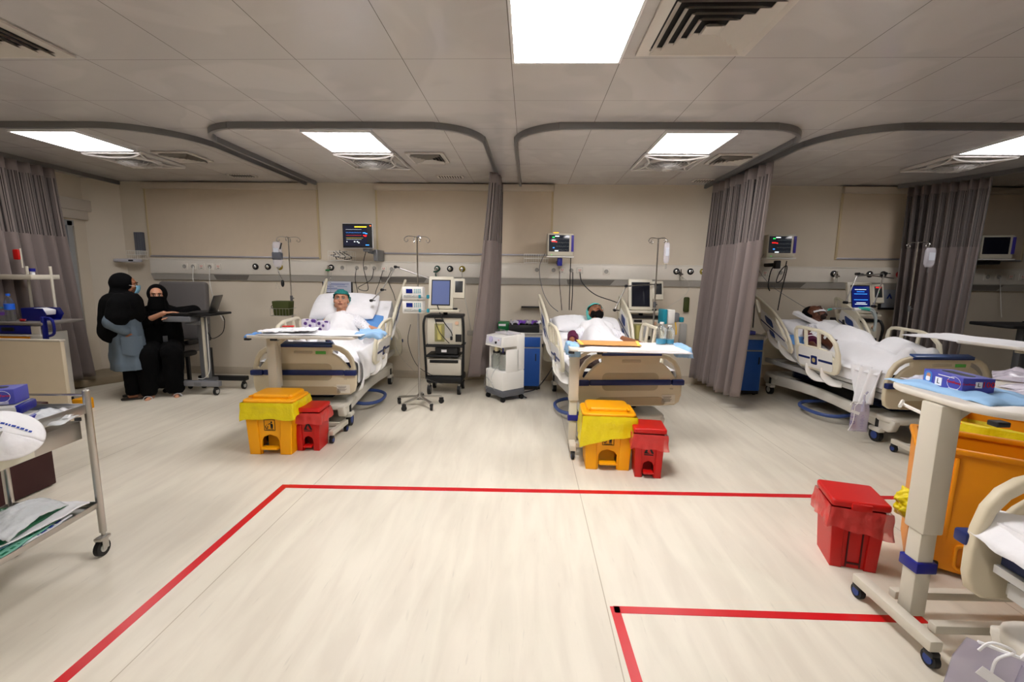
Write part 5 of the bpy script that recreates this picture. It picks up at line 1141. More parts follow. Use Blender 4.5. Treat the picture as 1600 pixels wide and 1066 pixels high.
# articulated circuit arms
def arm(label, pts):
    t = thing('circuit_arm', label, 'support arm', pts[0], 0, 'jointed steel support arms'); P = [Vector(p)-Vector(pts[0]) for p in pts]
    for a, b_ in zip(P[:-1], P[1:]): MB().cyl(a, b_, .008, n=10).build('arm_segment', STEEL, t)
    for p in P[1:]: MB().cyl(p+Vector((0, -.03, 0)), p+Vector((0, .03, 0)), .018, n=12).box(p+Vector((.03, -.02, 0)), (.06, .012, .012), .004).build('joint', BLACK, t)
arm('steel support arm reaching from the first ventilator over the left bed', [(-1.34, 6.0, 1.15), (-1.27, 5.95, 1.52), (-1.75, 5.95, 1.68), (-1.92, 5.9, 1.38), (-2.05, 5.85, 1.24)])
arm('steel support arm reaching over the middle bed', [(1.8, 6.3, 1.5), (1.3, 6.1, 1.47), (1.15, 6.05, 1.15)]); arm('steel support arm reaching over the right bed', [(4.9, 6.3, 1.62), (4.28, 6.1, 1.67), (4.1, 6.0, 1.3)])
arm('second steel arm in front of the blue ventilator screen', [(4.28, 6.12, 1.64), (4.66, 6.15, 1.68), (4.55, 6.12, 1.25)])

# ---------------------------------------------------------------- suction machine
t = thing('suction_machine', 'white wheeled suction machine with two glass jars, in front of the gathered curtain', 'suction machine', (-.285, 5.74, 0), math.radians(-50))
MB().box((0, .0, .11), (.38, .36, .09), .015).build('base_skirt', mat('skirt_grey', (96, 98, 104), .5), t)
MB().box((0, 0, .27), (.37, .35, .24), .012).build('lower_body', WHITE, t)
MB().box((0, .11, .62), (.37, .13, .46), .012).build('back_body', WHITE, t)
for s in (-1, 1): MB().box((s*.175, -.02, .52), (.02, .2, .3), .006).build('side_cheek', WHITE, t)
MB().plate([(-.19, .70), (-.17, .83), (.175, .86), (.175, .70)], .36, bev=.01, M=TR(0, 0, 0) @ YZ).build('top_console', WHITE, t)
MB().box((0, -.186, .775), (.32, .004, .1), .002, rot=(-.12, 0, 0)).build('console_face', mat('console_face', (214, 214, 222), .4), t)
MB().cyl((-.05, -.18, .785), (-.05, -.198, .785), .038, n=24).build('gauge', mat('gauge_violet', (196, 192, 226), .4), t); MB().cyl((.06, -.18, .755), (.06, -.2, .755), .016, n=14).build('knob', BLACK, t); MB().cyl((.11, -.18, .79), (.11, -.19, .79), .006).build('switch', RED, t)
for s in (-1, 1):
    j = MB().lathe([(0, 0), (.062, 0), (.068, .01), (.068, .16), (.05, .19), (.045, .21), (0, .21)], (s*.075, -.08, .395), 24).build('glass_jar', GLASS, t); MB().cyl((s*.075, -.08, .6), (s*.075, -.08, .625), .05, n=20).build('jar_lid', DARK, j)
    MB().tube([(s*.075, -.08, .625), (s*.05, -.1, .66), (0, -.1, .67)], .006, 6, smooth=4).build('jar_tube', mat('amber_tube', (206, 170, 80), .4), j)
MB().cyl((0, -.12, .66), (0, -.15, .66), .03, n=18).build('filter_disc', mat('filter_cream', (226, 214, 178), .5), t); MB().box((.1, -.11, .655), (.02, .01, .06), .003).build('blue_tag', DBLUE, t)
MB().tube([(-.19, -.1, .43), (-.12, -.2, .35), (-.06, -.21, .2), (-.1, -.21, .12), (-.16, -.21, .16), (-.12, -.22, .28), (-.02, -.21, .24), (.06, -.21, .14), (-.02, -.2, .3), (.06, -.17, .45), (.1, -.15, .52)], .006, 6, smooth=8).build('suction_hose', CLEAR, t)
MB().tube([(-.15, 0, .86), (-.1, -.05, .9), (.05, -.05, .9), (.14, .0, .86)], .005, 6, smooth=6).build('top_hose', CLEAR, t); MB().box((.02, .02, .862), (.28, .2, .012), .004).build('clear_pouch', FILM, t)
for sx in (-1, 1):
    for sy in (-1, 1): MB().cyl((sx*.16-.015, sy*.15, .032), (sx*.16+.015, sy*.15, .032), .032, n=18).cyl((sx*.16, sy*.15, .03), (sx*.16, sy*.15, .08), .01).build('caster', BLACK, t)

# ---------------------------------------------------------------- laptop trolley, recliner
t = thing('laptop_trolley', 'grey wheeled laptop trolley beside the seated woman', 'trolley', (-4.27, 5.72, 0))
MB().box((0, 0, 1.045), (.58, .4, .03), .01).build('worktop', BLACK, t); MB().box((-.17, -.1, .985), (.36, .2, .07), .006).build('drawer_grille', mat('grille_grey', (118, 120, 124), .5, bump=.5, bscale=400), t)
MB().box((.02, .0, .58), (.1, .08, .84), .01).build('column', GREYM, t); MB().box((.06, -.05, .6), (.03, .03, .8), .008).build('cable_duct', mat('duct_ivory', (216, 210, 192), .4), t); MB().box((-.05, 0, .93), (.2, .18, .06), .01).build('column_head', GREYM, t)
MB().box((-.02, -.16, .15), (.66, .07, .07), .01).build('front_foot', mat('foot_silver', (140, 142, 148), .4, metal=.4), t); MB().box((.12, .18, .15), (.66, .09, .06), .01).build('rear_foot', BLACK, t); MB().box((.03, 0, .15), (.1, .4, .05), .01).build('cross_beam', GREYM, t)
for x, y in ((-.3, -.16), (.25, -.16), (-.16, .18), (.4, .18)): caster_small(t, x, y, .05, LGREY, .13)
MB().tube([(.3, 0, 1.02), (.34, -.03, .95), (.3, -.03, .8), (.16, -.03, .72), (.1, -.02, .8)], .005, 6, smooth=6).build('black_cable', BLACK, t); MB().tube([(.12, -.06, 1.0), (.13, -.08, .6), (.12, -.08, .3), (.04, -.08, .2), (-.06, -.06, .19)], .005, 6, smooth=6).build('white_cable', WHITE, t)
t = thing('laptop', 'open black laptop on the grey trolley, turned to the seated woman', 'laptop', (-4.2, 5.68, 1.061), math.radians(-72))
MB().box((0, 0, .009), (.33, .23, .016), .004).build('keyboard_base', DARK, t)
s = MB().at((0, .115, .016), (-.35, 0, 0)); s.box((0, 0, .11), (.33, .012, .22), .004).build('screen_lid', mat('laptop_lid', (34, 36, 38), .35), t)
s = MB().at((0, .115, .016), (-.35, 0, 0)); s.box((0, -.0075, .115), (.3, .002, .185)).build('display', SCRN, t)
t = thing('recliner_chair', 'grey high-backed chair against the wall behind the seated woman', 'chair', (-4.98, 6.25, 0))
G2 = mat('chair_grey', (104, 100, 98), .7)
MB().plate(rrect(-.35, -.42, .35, .42, .06), .1, bev=.03, M=TR(0, .12, 1.02) @ ROT(-.06) @ XZ).build('backrest', G2, t); MB().box((0, -.12, .52), (.62, .5, .12), .03).build('seat', G2, t)
for s in (-1, 1):
    MB().box((s*.33, -.1, .62), (.07, .46, .06), .02).build('armrest', DARK, t)
    for sy in (-.3, .15): MB().box((s*.31, sy, .24), (.04, .04, .48), .004).build('leg', DARK, t)
# ---------------------------------------------------------------- the two women
def cutz(o, z, fn=None):
    bm = bmesh.new(); bm.from_mesh(o.data)
    bmesh.ops.delete(bm, geom=[v for v in bm.verts if (fn(v.co) if fn else v.co.z < z)], context='VERTS'); bm.to_mesh(o.data); bm.free()
    s = o.modifiers.new('s', 'SOLIDIFY'); s.thickness = .004; s.offset = 1
def folds(a, n, seed=0, z0=9):
    def f(co, nn):
        an = math.atan2(co.y, co.x); k = min(1, max(0, (z0-co.z)/.5))
        return co + Vector((nn.x, nn.y, nn.z*.3))*(a*k*(math.sin(an*n+seed+3*noise.noise(co*2.5))+.5*noise.noise(co*9))+.004*noise.noise(co*16))
    return f
HK = 1.02
t = thing('person', 'woman in a long black headscarf, grey coat and blue face mask, standing in profile', 'person', (-4.95, 5.36, 0), math.radians(128))
Mh = TR(0, -.05, 1.41) @ ROT(.06, 0, 0)
P = head_pieces(Mh, HK)
P += [((0, .0, 1.34), .05, (0, .01, 1.24), .06), ((-.13, .01, 1.22), .06, (.13, .01, 1.22), .06), ((-.06, .0, 1.15), .1, (-.05, .0, .85), .11), ((.06, .0, 1.15), .1, (.05, .0, .85), .11)]
for s in (-1, 1):
    hip = (s*.08, .0, .82); kn = (s*.085, -.02, .45); an = (s*.085, .01, .09)
    P += [(hip, .095, kn, .06), (kn, .058, an, .04), ((s*.085, .02, .045), .036, (s*.1, -.13, .03), .026)]
    el = (s*.25, .12, .98); wr = (s*.225, -.02, .84); P += [((s*.17, .01, 1.21), .055, el, .042), (el, .04, wr, .028)]
    P += hand_pieces(wr, (-s*.15, -.2, -.9), (-s, 0, 0), s, .25)
skin('body', blob(P, .006, 4), SKINB, t)
face_parts(t, Mh, True, k=HK)
b = MB(); b.T = Mh @ Matrix.Scale(HK, 4)
b.grid(lambda u, v: (.068*math.sin((u-.5)*2.5), -.075-.048*math.cos((u-.5)*2.7)+.02*(1-v)-.01*math.sin(v*PI), -.095+.095*v+.002*math.sin(v*28)), 16, 12, .002); m_ = b.build('face_mask', mat('mask_blue', (140, 196, 224), .8), t, ang=180)
e = MB()
for s in (-1, 1): e.tube([Mh @ (Vector((s*.062, -.09, -.01))*HK), Mh @ (Vector((s*.082, -.03, .0))*HK), Mh @ (Vector((s*.084, .01, .0))*HK)], .002, 5)
e.build('ear_loop', WHITE, m_)
# coat with sleeves
C = [((-.13, .01, 1.2), .085, (.13, .01, 1.2), .085), ((-.07, .0, 1.12), .13, (-.06, .0, .85), .15), ((.07, .0, 1.12), .13, (.06, .0, .85), .15), ((-.08, .0, .85), .15, (-.1, .0, .3), .185), ((.08, .0, .85), .15, (.1, .0, .3), .185)]
SL = []
for s in (-1, 1): SL += [((s*.18, .01, 1.2), .08, (s*.25, .12, .98), .075), ((s*.25, .12, .98), .07, (s*.225, .0, .865), .052)]
c_ = skin('coat', blob(C+SL, .008, 5), COATG, t, folds(.016, 7, 1, 1.1)); cutz(c_, .385)
for s in (-1, 1): MB().grid(lambda u, v: (s*.268*math.cos(.75-1.0*u), -.205*math.sin(.75-1.0*u)-.01, .6+.2*v-.03*(1-v)*math.sin(PI*u)), 10, 8, .006).build('pocket', COATG, c_)
MB().box((.12, -.15, 1.0), (.002, .06, .09), .002, rot=(0, 0, -.5)).build('name_badge', mat('badge_grey', (200, 204, 206), .4), t)
for s in (-1, 1):
    o = skin('trouser_leg', blob([((s*.085, -.01, .6), .085, (s*.09, -.01, .1), .072)], .008, 4), BCLOTH, t, folds(.006, 5, 2)); cutz(o, .06)
# headscarf falling over chest and back
Hs = [((0, .0, 1.43), (.108, .122, .128), (0, 0, 0)), ((0, .02, 1.33), .1, (0, .03, 1.2), .14), ((-.14, .02, 1.2), .115, (.14, .02, 1.2), .115), ((-.08, .08, 1.18), .14, (-.07, .11, .86), .15), ((.08, .08, 1.18), .14, (.07, .11, .86), .15), ((-.07, -.05, 1.2), .13, (-.06, -.08, 1.06), .12), ((.07, -.05, 1.2), .13, (.06, -.08, 1.06), .12), ((-.18, .03, 1.18), .11, (-.22, .06, 1.03), .115), ((.18, .03, 1.18), .11, (.22, .06, 1.03), .115), ((-.2, .05, 1.06), .11, (-.06, .1, .92), .13), ((.2, .05, 1.06), .11, (.06, .1, .92), .13), ((-.2, .03, 1.08), .1, (-.05, -.08, 1.05), .1), ((.2, .03, 1.08), .1, (.05, -.08, 1.05), .1), ((0, 0, 1.3), .1, (0, .02, 1.2), .15)]
o = skin('headscarf', blob(Hs, .008, 14), BCLOTH, t, folds(.012, 8, 4, 1.35)); Mi = (Mh @ Matrix.Scale(HK, 4)).inverted()
cutz(o, 0, lambda c: (lambda q: q.y < -.045 and abs(q.x) < .064 and -.10 < q.z < .075)(Mi @ c))
for s in (-1, 1):
    sh = MB().plate([(-.04, -.19), (.035, -.19), (.05, -.1), (.04, .05), (.03, .09), (-.03, .09), (-.045, .0)], .022, bev=.006, M=TR(s*.1, .02, .012), smooth=2).build('sandal', mat('sandal_dark', (34, 26, 22), .6), t)
    MB().grid(lambda u, v: (s*.1+.046*math.cos(PI*u), -.1+.05*v, .02+.05*math.sin(PI*u)), 10, 4, .004).build('strap', mat('strap_brown', (92, 66, 50), .6), sh)

t = thing('person', 'seated woman all in black, eyes showing, one hand on the laptop trolley', 'person', (-4.82, 5.72, -.03), math.radians(34))
Mh = TR(.0, -.06, 1.30) @ ROT(.02, 0, .1)
P = head_pieces(Mh, HK)
P += [((0, -.02, 1.22), .05, (0, .0, 1.12), .06), ((-.14, .0, 1.08), .06, (.14, .0, 1.08), .06), ((-.06, .0, 1.02), .1, (-.05, .04, .68), .12), ((.06, .0, 1.02), .1, (.05, .04, .68), .12)]
arms = {-1: ((-.2, -.1, .95), (.08, -.3, 1.09)), 1: ((.38, -.12, 1.09), (.2, -.24, 1.05))}
for s in (-1, 1):
    P += [((s*.1, .02, .62), .09, (s*.11, -.4, .58), .065), ((s*.11, -.4, .58), .06, (s*.12, -.34, .1), .042), ((s*.12, -.33, .045), .036, (s*.15, -.47, .03), .026)]
    el, wr = arms[s]; P += [((s*.18, .0, 1.07), .055, el, .045), (el, .042, wr, .028)]; d_ = Vector(wr)-Vector(el)
    P += hand_pieces(wr, (1, -.05, .1) if s < 0 else (-.8, -.35, -.1), (0, 0, -1), s, .3)
skin('body', blob(P, .006, 4), SKINA, t); face_parts(t, Mh, True, k=HK)
A = [((-.14, .02, 1.07), .085, (.14, .02, 1.07), .085), ((-.08, .0, 1.0), .14, (-.07, .05, .66), .17), ((.08, .0, 1.0), .14, (.07, .05, .66), .17)]
for s in (-1, 1):
    A += [((s*.1, .03, .62), .13, (s*.12, -.38, .58), .11), ((s*.13, -.38, .56), .11, (s*.14, -.36, .14), .10), ((0, -.1, .5), .15, (0, -.3, .25), .12), ((s*.18, .0, 1.06), .075, arms[s][0], .08)]
A += [((-.2, -.1, .95), .075, (-.1, -.17, .99), .06), ((.38, -.12, 1.09), .072, (.28, -.19, 1.07), .058), ((.18, .0, 1.06), .08, (.38, -.12, 1.1), .072)]
o = skin('long_robe', blob(A, .008, 5), BCLOTH, t, folds(.014, 8, 2, 1.0)); cutz(o, .07)
Hs = [((0, .0, 1.32), (.106, .12, .126), (0, 0, 0)), ((0, -.02, 1.22), .098, (0, .02, 1.1), .13), ((-.1, .02, 1.08), .09, (.1, .02, 1.08), .09), ((0, -.06, 1.1), .1, (0, -.07, .98), .1)]
o = skin('headscarf', blob(Hs, .006, 5), BCLOTH, t, folds(.01, 9, 4, 1.25)); Mi = (Mh @ Matrix.Scale(HK, 4)).inverted()
cutz(o, 0, lambda c: (lambda q: q.y < -.05 and abs(q.x) < .066 and -.004 < q.z < .066)(Mi @ c))
b = MB(); b.T = Mh @ Matrix.Scale(HK, 4)
b.grid(lambda u, v: (.078*math.sin((u-.5)*2.6), -.06-.062*math.cos((u-.5)*2.7)+.01*(1-v), -.17+.168*v), 18, 14, .002).build('face_veil', BCLOTH, t, ang=180)
MB().box((-.06, -.2, 1.02), (.012, .004, .06), .001, rot=(0, .3, 0)).build('blue_pen', DBLUE, t); MB().box((.06, -.2, .75), (.05, .004, .08), .004).build('dark_badge', mat('badge_dark', (62, 64, 68), .3), t)
for s in (-1, 1):
    sh = MB().plate([(-.04, -.19), (.035, -.19), (.05, -.1), (.04, .05), (.03, .07), (-.03, .07), (-.045, .0)], .022, bev=.006, M=TR(s*.15, -.32, .012), smooth=2).build('sandal', mat('sandal_dark', (0, 0, 0)), t)
    MB().grid(lambda u, v: (s*.15+.046*math.cos(PI*u), -.44+.05*v, .02+.05*math.sin(PI*u)), 10, 4, .004).build('strap', PAPER, sh)
t = thing('office_chair', 'black chair under the seated woman, hidden by her robe', 'chair', (-4.82, 5.84, 0))
MB().box((0, 0, .47), (.46, .42, .07), .03).build('seat', BLACK, t); MB().cyl((0, 0, .08), (0, 0, .45), .03).build('column', DARK, t)
for k in range(5): a = k*2*PI/5; MB().tube([(0, 0, .1), (.24*math.cos(a), .24*math.sin(a), .06)], .018, 6).ell((.24*math.cos(a), .24*math.sin(a), .03), (.03, .03, .03)).build('leg', BLACK, t)

# ---------------------------------------------------------------- left foreground
t = thing('instrument_trolley', 'steel instrument trolley in the left foreground, cut by the picture edge', 'trolley', (-2.36, 2.27, 0), math.radians(5))
W_, L_ = .47, 1.0
for x in (0, -W_):
    for y in (0, -L_):
        p = MB().cyl((x, y, .13), (x, y, .94), .017, n=14).ell((x, y, .94), (.017, .017, .012)).build('post', STEEL, t)
        c = MB().cyl((x-.012, y-.02, .045), (x+.012, y-.02, .045), .045, n=22).build('caster', BLACK, p); MB().cyl((x-.015, y-.02, .045), (x+.015, y-.02, .045), .022, n=14).build('wheel_hub', LGREY, c)
        MB().box((x, y-.01, .1), (.045, .07, .02), .008).box((x-.02, y-.015, .07), (.004, .04, .06), .002).box((x+.02, y-.015, .07), (.004, .04, .06), .002).cyl((x, y, .1), (x, y, .15), .01).build('fork', STEEL, c)
def shelf(z, lip, nm):
    o = MB().box((-W_/2, -L_/2, z), (W_-.01, L_-.01, .004)).build(nm, STEEL, t)
    for x in (0, -W_): MB().box((x, -L_/2, z+lip/2), (.006, L_, lip), .002).build('rim', STEEL, o)
    for y in (0, -L_): MB().box((-W_/2, y, z+lip/2), (W_, .006, lip), .002).build('rim', STEEL, o)
shelf(.82, .05, 'upper_tray'); shelf(.28, .03, 'lower_shelf')
MB().cyl((-W_, 0, .92), (0, 0, .92), .006).build('back_rail', CHROME, t)
dr = MB().box((-W_/2, -L_/2, .735), (W_-.04, L_-.06, .1), .004).build('drawer', STEEL, t); MB().box((.0-.017, -.42, .735), (.004, .26, .09), .002).build('drawer_label', mat('label_ivory', (216, 214, 196), .6), dr)
MB().box((-.013, -.31, .75), (.003, .03, .014)).build('label_print', BINK, dr)
TM = Matrix.Translation((-2.36, 2.27, 0)) @ Euler((0, 0, math.radians(5))).to_matrix().to_4x4()
def onT(o, x, y, z, rz=0, rx=0, ry=0): o.matrix_world = TM @ TR(x, y, z) @ Euler((rx, ry, rz)).to_matrix().to_4x4(); return o
def glovebox(label, w_=.24, d_=.12, h=.075, big=False):
    t = thing('glove_box', label, 'box', (0, 0, 0), 0, 'violet glove boxes')
    MB().box((0, 0, h/2), (w_, d_, h), .002).build('carton', GLOVE, t)
    MB().plate(rrect(-.075, -.022, .075, .022, .022), .002, M=TR(0, 0, h)).build('opening', BLACK, t)
    f = MB().box((.0-w_*.08, -d_/2-.0008, h*.42), (.036, .0015, .036)).build('white_square', PAPER, t); MB().text('L', .034, TR(-w_*.08, -d_/2-.0018, h*.42) @ ROT(PI/2)).build('letter', BINK, t)
    r = MB()
    r.tube([(w_*.3+.034*math.cos(a*PI/12), -d_/2-.001, h*.55+.028*math.sin(a*PI/12)) for a in range(24)], .0008, 4, closed=True); r.build('round_mark', PAPER, t)
    MB().text('ComForce', .016, TR(w_*.3, -d_/2-.0018, h*.6) @ ROT(PI/2)).build('red_lettering', RINK, t)
    l = MB()
    for k in range(3): l.box((w_*.3, -d_/2-.001, h*.2-k*.0055), (.05, .001, .0018))
    l.box((.02, -d_/2-.001, h*.86), (w_*.4, .001, .003)); l.build('fine_print', PAPER, t)
    # medic picture: cap, face, mask
    p = MB(); p.plate(rrect(-.022, -.03, .022, .03, .02), .001, M=TR(-w_*.36, -d_/2-.0008, h*.5) @ XZ); pf = p.build('portrait', mat('portrait_blue', (70, 130, 200), .5), t)
    MB().plate(rrect(-.011, -.013, .011, .013, .01), .001, M=TR(-w_*.35, -d_/2-.0018, h*.62) @ XZ).build('portrait_face', SKINA, pf); MB().plate(rrect(-.012, -.012, .012, .008, .006), .001, M=TR(-w_*.35, -d_/2-.0026, h*.46) @ XZ).build('portrait_mask', PAPER, pf)
    if big:
        MB().box((w_/2+.0008, 0, h*.6), (.001, .026, .026)).build('end_square', PAPER, t); MB().text('L', .024, TR(w_/2+.0018, 0, h*.6) @ ROT(PI/2, 0, PI/2)).build('end_letter', BINK, t); MB().text('100', .034, TR(w_/2+.0018, .036, h*.62) @ ROT(PI/2, 0, PI/2)).build('end_number', RINK, t); MB().text('ComForce', .012, TR(w_/2+.0018, -.038, h*.62) @ ROT(PI/2, 0, PI/2)).build('end_brand', RINK, t)
    return t
g1 = glovebox('violet glove box lying on the grey binders of the steel trolley'); g1.matrix_world = TM @ TR(-.28, -.20, .93) @ ROT(0, 0, .35)
for k, (z, x, y, rz_) in enumerate(((.826, -.24, -.24, .3), (.878, -.30, -.22, .4))):
    t2 = thing('grey_binder', ('lower grey binder with a blue end on the steel trolley', 'upper grey binder with a blue end under the violet glove box')[k], 'binder', (0, 0, 0), 0, 'grey binders on the trolley')
    MB().box((0, 0, .025), (.32, .18, .046), .016).build('cover', LGREY, t2); MB().box((.155, 0, .025), (.03, .17, .049), .014).build('blue_end', DBLUE, t2); t2.matrix_world = TM @ TR(x, y, z) @ ROT(0, 0, rz_)
def crumple(name, label, cat, w_, d_, h, mt_, seed, nu=30, nv=24, group=None):
    def f(u, v):
        e = (1-abs(2*u-1)**3)*(1-abs(2*v-1)**3); n_ = noise.noise((u*4+seed, v*4, seed)); n2 = noise.noise((u*11, v*11, seed+3))
        return ((u-.5)*w_*(1+.08*n_), (v-.5)*d_*(1+.08*n2), h*e*(.6+.5*n_)+.18*h*n2*e)
    return tag(MB().grid(f, nu, nv, .002).build(name, mt_, ang=180), label, cat, group)
PG = mat('green_print_film', (30, 112, 70), .3, alpha=.85, bump=.5, bscale=30)
onT(crumple('plastic_bag', 'crumpled clear bag with green print on the steel trolley\'s top', 'bag', .3, .22, .07, mat('film_white', (226, 230, 232), .25, alpha=.75, bump=.6, bscale=30), 3), -.12, -.16, .826, .3)
onT(crumple('tissue_wad', 'small crumpled white wad near the rear rail of the steel trolley', 'tissue', .14, .1, .04, PAPER, 5), -.1, -.06, .826, .7)
onT(MB().box((0, 0, .002), (.3, .42, .004), .001).build('blue_sheet', mat('drape_blue', (38, 96, 176), .8)), -.17, -.24, .824, .12); tag(bpy.data.objects['blue_sheet'], 'blue drape lining the top of the steel trolley', 'drape')
onT(pad('paper_sheet', 'white paper sheet near the back post on the steel trolley', 'paper', (0, 0, 0), 0, .2, .2, PAPER, .003, .02, 0, 44), -.1, -.1, .829, .4)
# rounded white paper hood with blue print hanging over the right side
def hood(u, v):
    a = 2*PI*u; r = v; x = .15*r*math.cos(a); y = .12*r*math.sin(a)
    return (x+.006*noise.noise((x*9, y*9, 1)), y, .05*(1-r*r)*(1+.25*noise.noise((x*12, y*12, 4)))+.004*noise.noise((x*30, y*30, 2)))
tH = thing('paper_hood', 'rounded white paper hood with blue print hanging over the steel trolley\'s side', 'hood', (0, 0, 0))
MB().grid(hood, 48, 18, .002).build('hood_shell', SHEET, tH, ang=180)
g_ = MB(); random.seed(3); xx = -.09
while xx < .1:
    w_ = random.uniform(.004, .014); g_.box((xx+w_/2, .035-.1*xx, .052*(1-(xx/.15)**2)+.001), (w_, .008, .002)); xx += w_+.004
for q in range(2): g_.box((-.03, .015-q*.01, .053), (.07-q*.02, .003, .002))
g_.build('blue_print', INK, tH)
tH.matrix_world = Matrix.Translation((-2.36, 1.86, .84)) @ Euler((math.radians(50), 0, math.radians(50))).to_matrix().to_4x4() @ ROT(0, 0, -.5)
# lower shelf
for k in range(4):
    def band(x): return x
    m_ = (PAPER, mat('pack_green_white', (120, 182, 160), .45), mat('pack_pale_blue', (140, 176, 214), .45), PAPER)[k]
    lb = ('white pack with blue print, lowest on the trolley\'s lower shelf', 'white and green pack on the trolley\'s lower shelf', 'pale blue pack on the trolley\'s lower shelf', 'white pack at the rear of the trolley\'s lower shelf')[k]
    tp = thing('sterile_pack', lb, 'pack', (0, 0, 0), 0, 'flat packs on the trolley'); pp_ = pad('sheet', '', '', (0, 0, 0), 0, .34, .46, m_, .006, .01, 0, k+50); pp_.parent = tp
    for q in ('label', 'category'): del pp_[q]
    if k < 2:
        for i in range(9): MB().box((.155, -.2+.045*i, .012), (.012, (.03, .02, .035)[i % 3], .002)).build('print_line', INK if k == 0 else GINK, tp)
        g_ = MB()
        for i in range(5): g_.box((.10, -.19+.09*i, .011), (.05, .07, .002))
        g_.build('print_blocks', GINK if k else INK, tp)
    tp.matrix_world = TM @ TR((-.19, -.21, -.24, -.2)[k], (-.36, -.3, -.32, -.26)[k], .285+.012*k) @ ROT(0, 0, (.1, .16, .06, -.1)[k])
tG = thing('plastic_bag', 'large clear bag of green packs on the trolley\'s lower shelf', 'bag', (0, 0, 0)); c1 = crumple('green_pack', '', '', .30, .40, .10, mat('green_pack', (10, 96, 56), .25, bump=.4, bscale=30, coat=.6), 8); c1.parent = tG
for q in ('label', 'category'): del c1[q]
c2 = MB().grid(lambda u, v: (.04+.14*u, -.17+.34*v, .065+.03*math.sin(PI*v)-.05*u*u+.012*noise.noise((u*9, v*9, 2))), 14, 20, .003).build('white_film_fold', mat('film_white', (0, 0, 0)), tG, ang=180)
tG.matrix_world = TM @ TR(-.22, -.30, .335) @ ROT(0, 0, .1)
o = MB().box((0, 0, .04), (.12, .1, .08), .008).build('yellow_tray', YEL); 
o.location = (-5.09, 4.85, 0); o.scale = (1.2, 1.2, 1.6); tag(o, 'small yellow box on the floor between the beige panel and the standing woman', 'box')
# maroon block under/behind the trolley, beige counter, resuscitation cart
t = thing('maroon_bin', 'dark maroon box standing behind the steel trolley', 'box', (-3.72, 2.85, 0)); MB().box((0, 0, .31), (.48, .4, .6), .01).build('body', mat('maroon_dark', (52, 14, 16), .6), t); MB().box((0, 0, .62), (.5, .42, .03), .008).build('lid', mat('maroon_dark', (0, 0, 0)), t)
t = thing('beige_panel', 'plain beige panel standing at the left edge, in front of the blue cart', 'panel', (-5.15, 4.3, 0))
for x in (-.42, .42): MB().box((x, 0, .02), (.05, .3, .04), .008).build('foot', DARK, t)
MB().box((0, 0, .46), (1.0, .04, .84), .005).build('front_panel', mat('counter_beige', (214, 200, 174), .55), t); MB().box((0, 0, .88), (1.01, .06, .02), .004).build('top_edge', mat('counter_grey', (190, 182, 168), .5), t)
t = thing('emergency_cart', 'white and deep blue emergency cart behind the beige panel', 'cart', (-5.56, 4.88, 0))
CW = mat('cart_white', (214, 210, 200), .45)
MB().box((-.09, 0, .48), (.44, .44, .8), .01).build('body', CW, t); MB().box((0, 0, 1.0), (.66, .48, .03), .008).build('top_surface', mat('cart_top', (120, 114, 108), .45), t)
MB().box((-.05, -.225, .935), (.5, .02, .09), .006).build('blue_drawer', mat('drawer_blue', (14, 22, 118), .35), t); MB().box((-.05, -.24, .94), (.14, .012, .04), .006).build('drawer_grip', BLACK, t)
MB().box((0, -.23, .875), (.62, .015, .016)).build('white_strip', WHITE, t); MB().box((.0, -.228, .84), (.34, .012, .04)).build('orange_drawer', ORANGE, t)
MB().box((.25, -.226, .93), (.1, .014, .09), .003).build('corner_panel', CW, t)
h_ = MB().tube([(.3, -.2, 1.06), (.41, -.2, 1.05), (.42, -.2, .9), (.33, -.2, .86)], .014, 8, smooth=4).box((.32, -.2, .95), (.03, .05, .26), .01); h_.build('push_handle', mat('drawer_blue', (0, 0, 0)), t)
for x in (.08, -.2): MB().cyl((x, .16, 1.0), (x, .16, 1.62), .014).build('shelf_post', CREAMM, t)
sh = MB().box((-.17, .1, 1.48), (.50, .3, .02), .004).build('upper_shelf', CREAMM, t)
MB().box((-.17, -.05, 1.5), (.50, .01, .05), .003).build('shelf_lip', CREAMM, sh); MB().box((.08, .1, 1.5), (.01, .3, .05), .003).build('shelf_lip', CREAMM, sh)
for sx in (-1, 1):
    for sy in (-1, 1): MB().cyl((sx*.18-.1, sy*.17, .045), (sx*.18-.07, sy*.17, .045), .045).cyl((sx*.18-.085, sy*.17, .05), (sx*.18-.085, sy*.17, .1), .012).build('caster', BLACK, t)
t = thing('open_bin_box', 'deep blue open-front storage box on the emergency cart', 'box', (-5.5, 4.9, 1.016), -.05)
MB().plate([(-.13, .0), (.12, .0), (.17, .07), (.13, .14), (-.13, .14)], .008, M=TR(0, -.09, 0) @ XZ).plate([(-.13, .0), (.12, .0), (.17, .07), (.13, .14), (-.13, .14)], .008, M=TR(0, .09, 0) @ XZ).box((0, 0, .004), (.25, .18, .008)).box((-.13, 0, .07), (.008, .18, .14)).build('shell', mat('drawer_blue', (0, 0, 0)), t)
MB().box((.04, 0, .1), (.12, .15, .06), .01, rot=(0, .2, 0)).build('white_pack', PAPER, t)
wb = bottle('large clear water bottle with blue cap on the emergency cart', (-5.70, 4.76, 1.016), .043, .3, GLASS, mat('cap_blue', (30, 100, 220), .4), None, None, labelm=mat('cap_blue', (0, 0, 0)))
bottle('small clear bottle with violet band on the emergency cart', (-5.82, 4.78, 1.016), .04, .15, GLASS, TEALP, None, None, labelm=PURPLE)
t = thing('red_vial', 'small red vial lying on the emergency cart', 'vial', (-5.52, 4.73, 1.03)); MB().cyl((-.035, 0, 0), (.025, 0, 0), .014).build('vial_body', mat('vial_red', (170, 30, 30), .4), t); MB().cyl((.025, 0, 0), (.04, 0, 0), .012).build('vial_cap', CHROME, t)
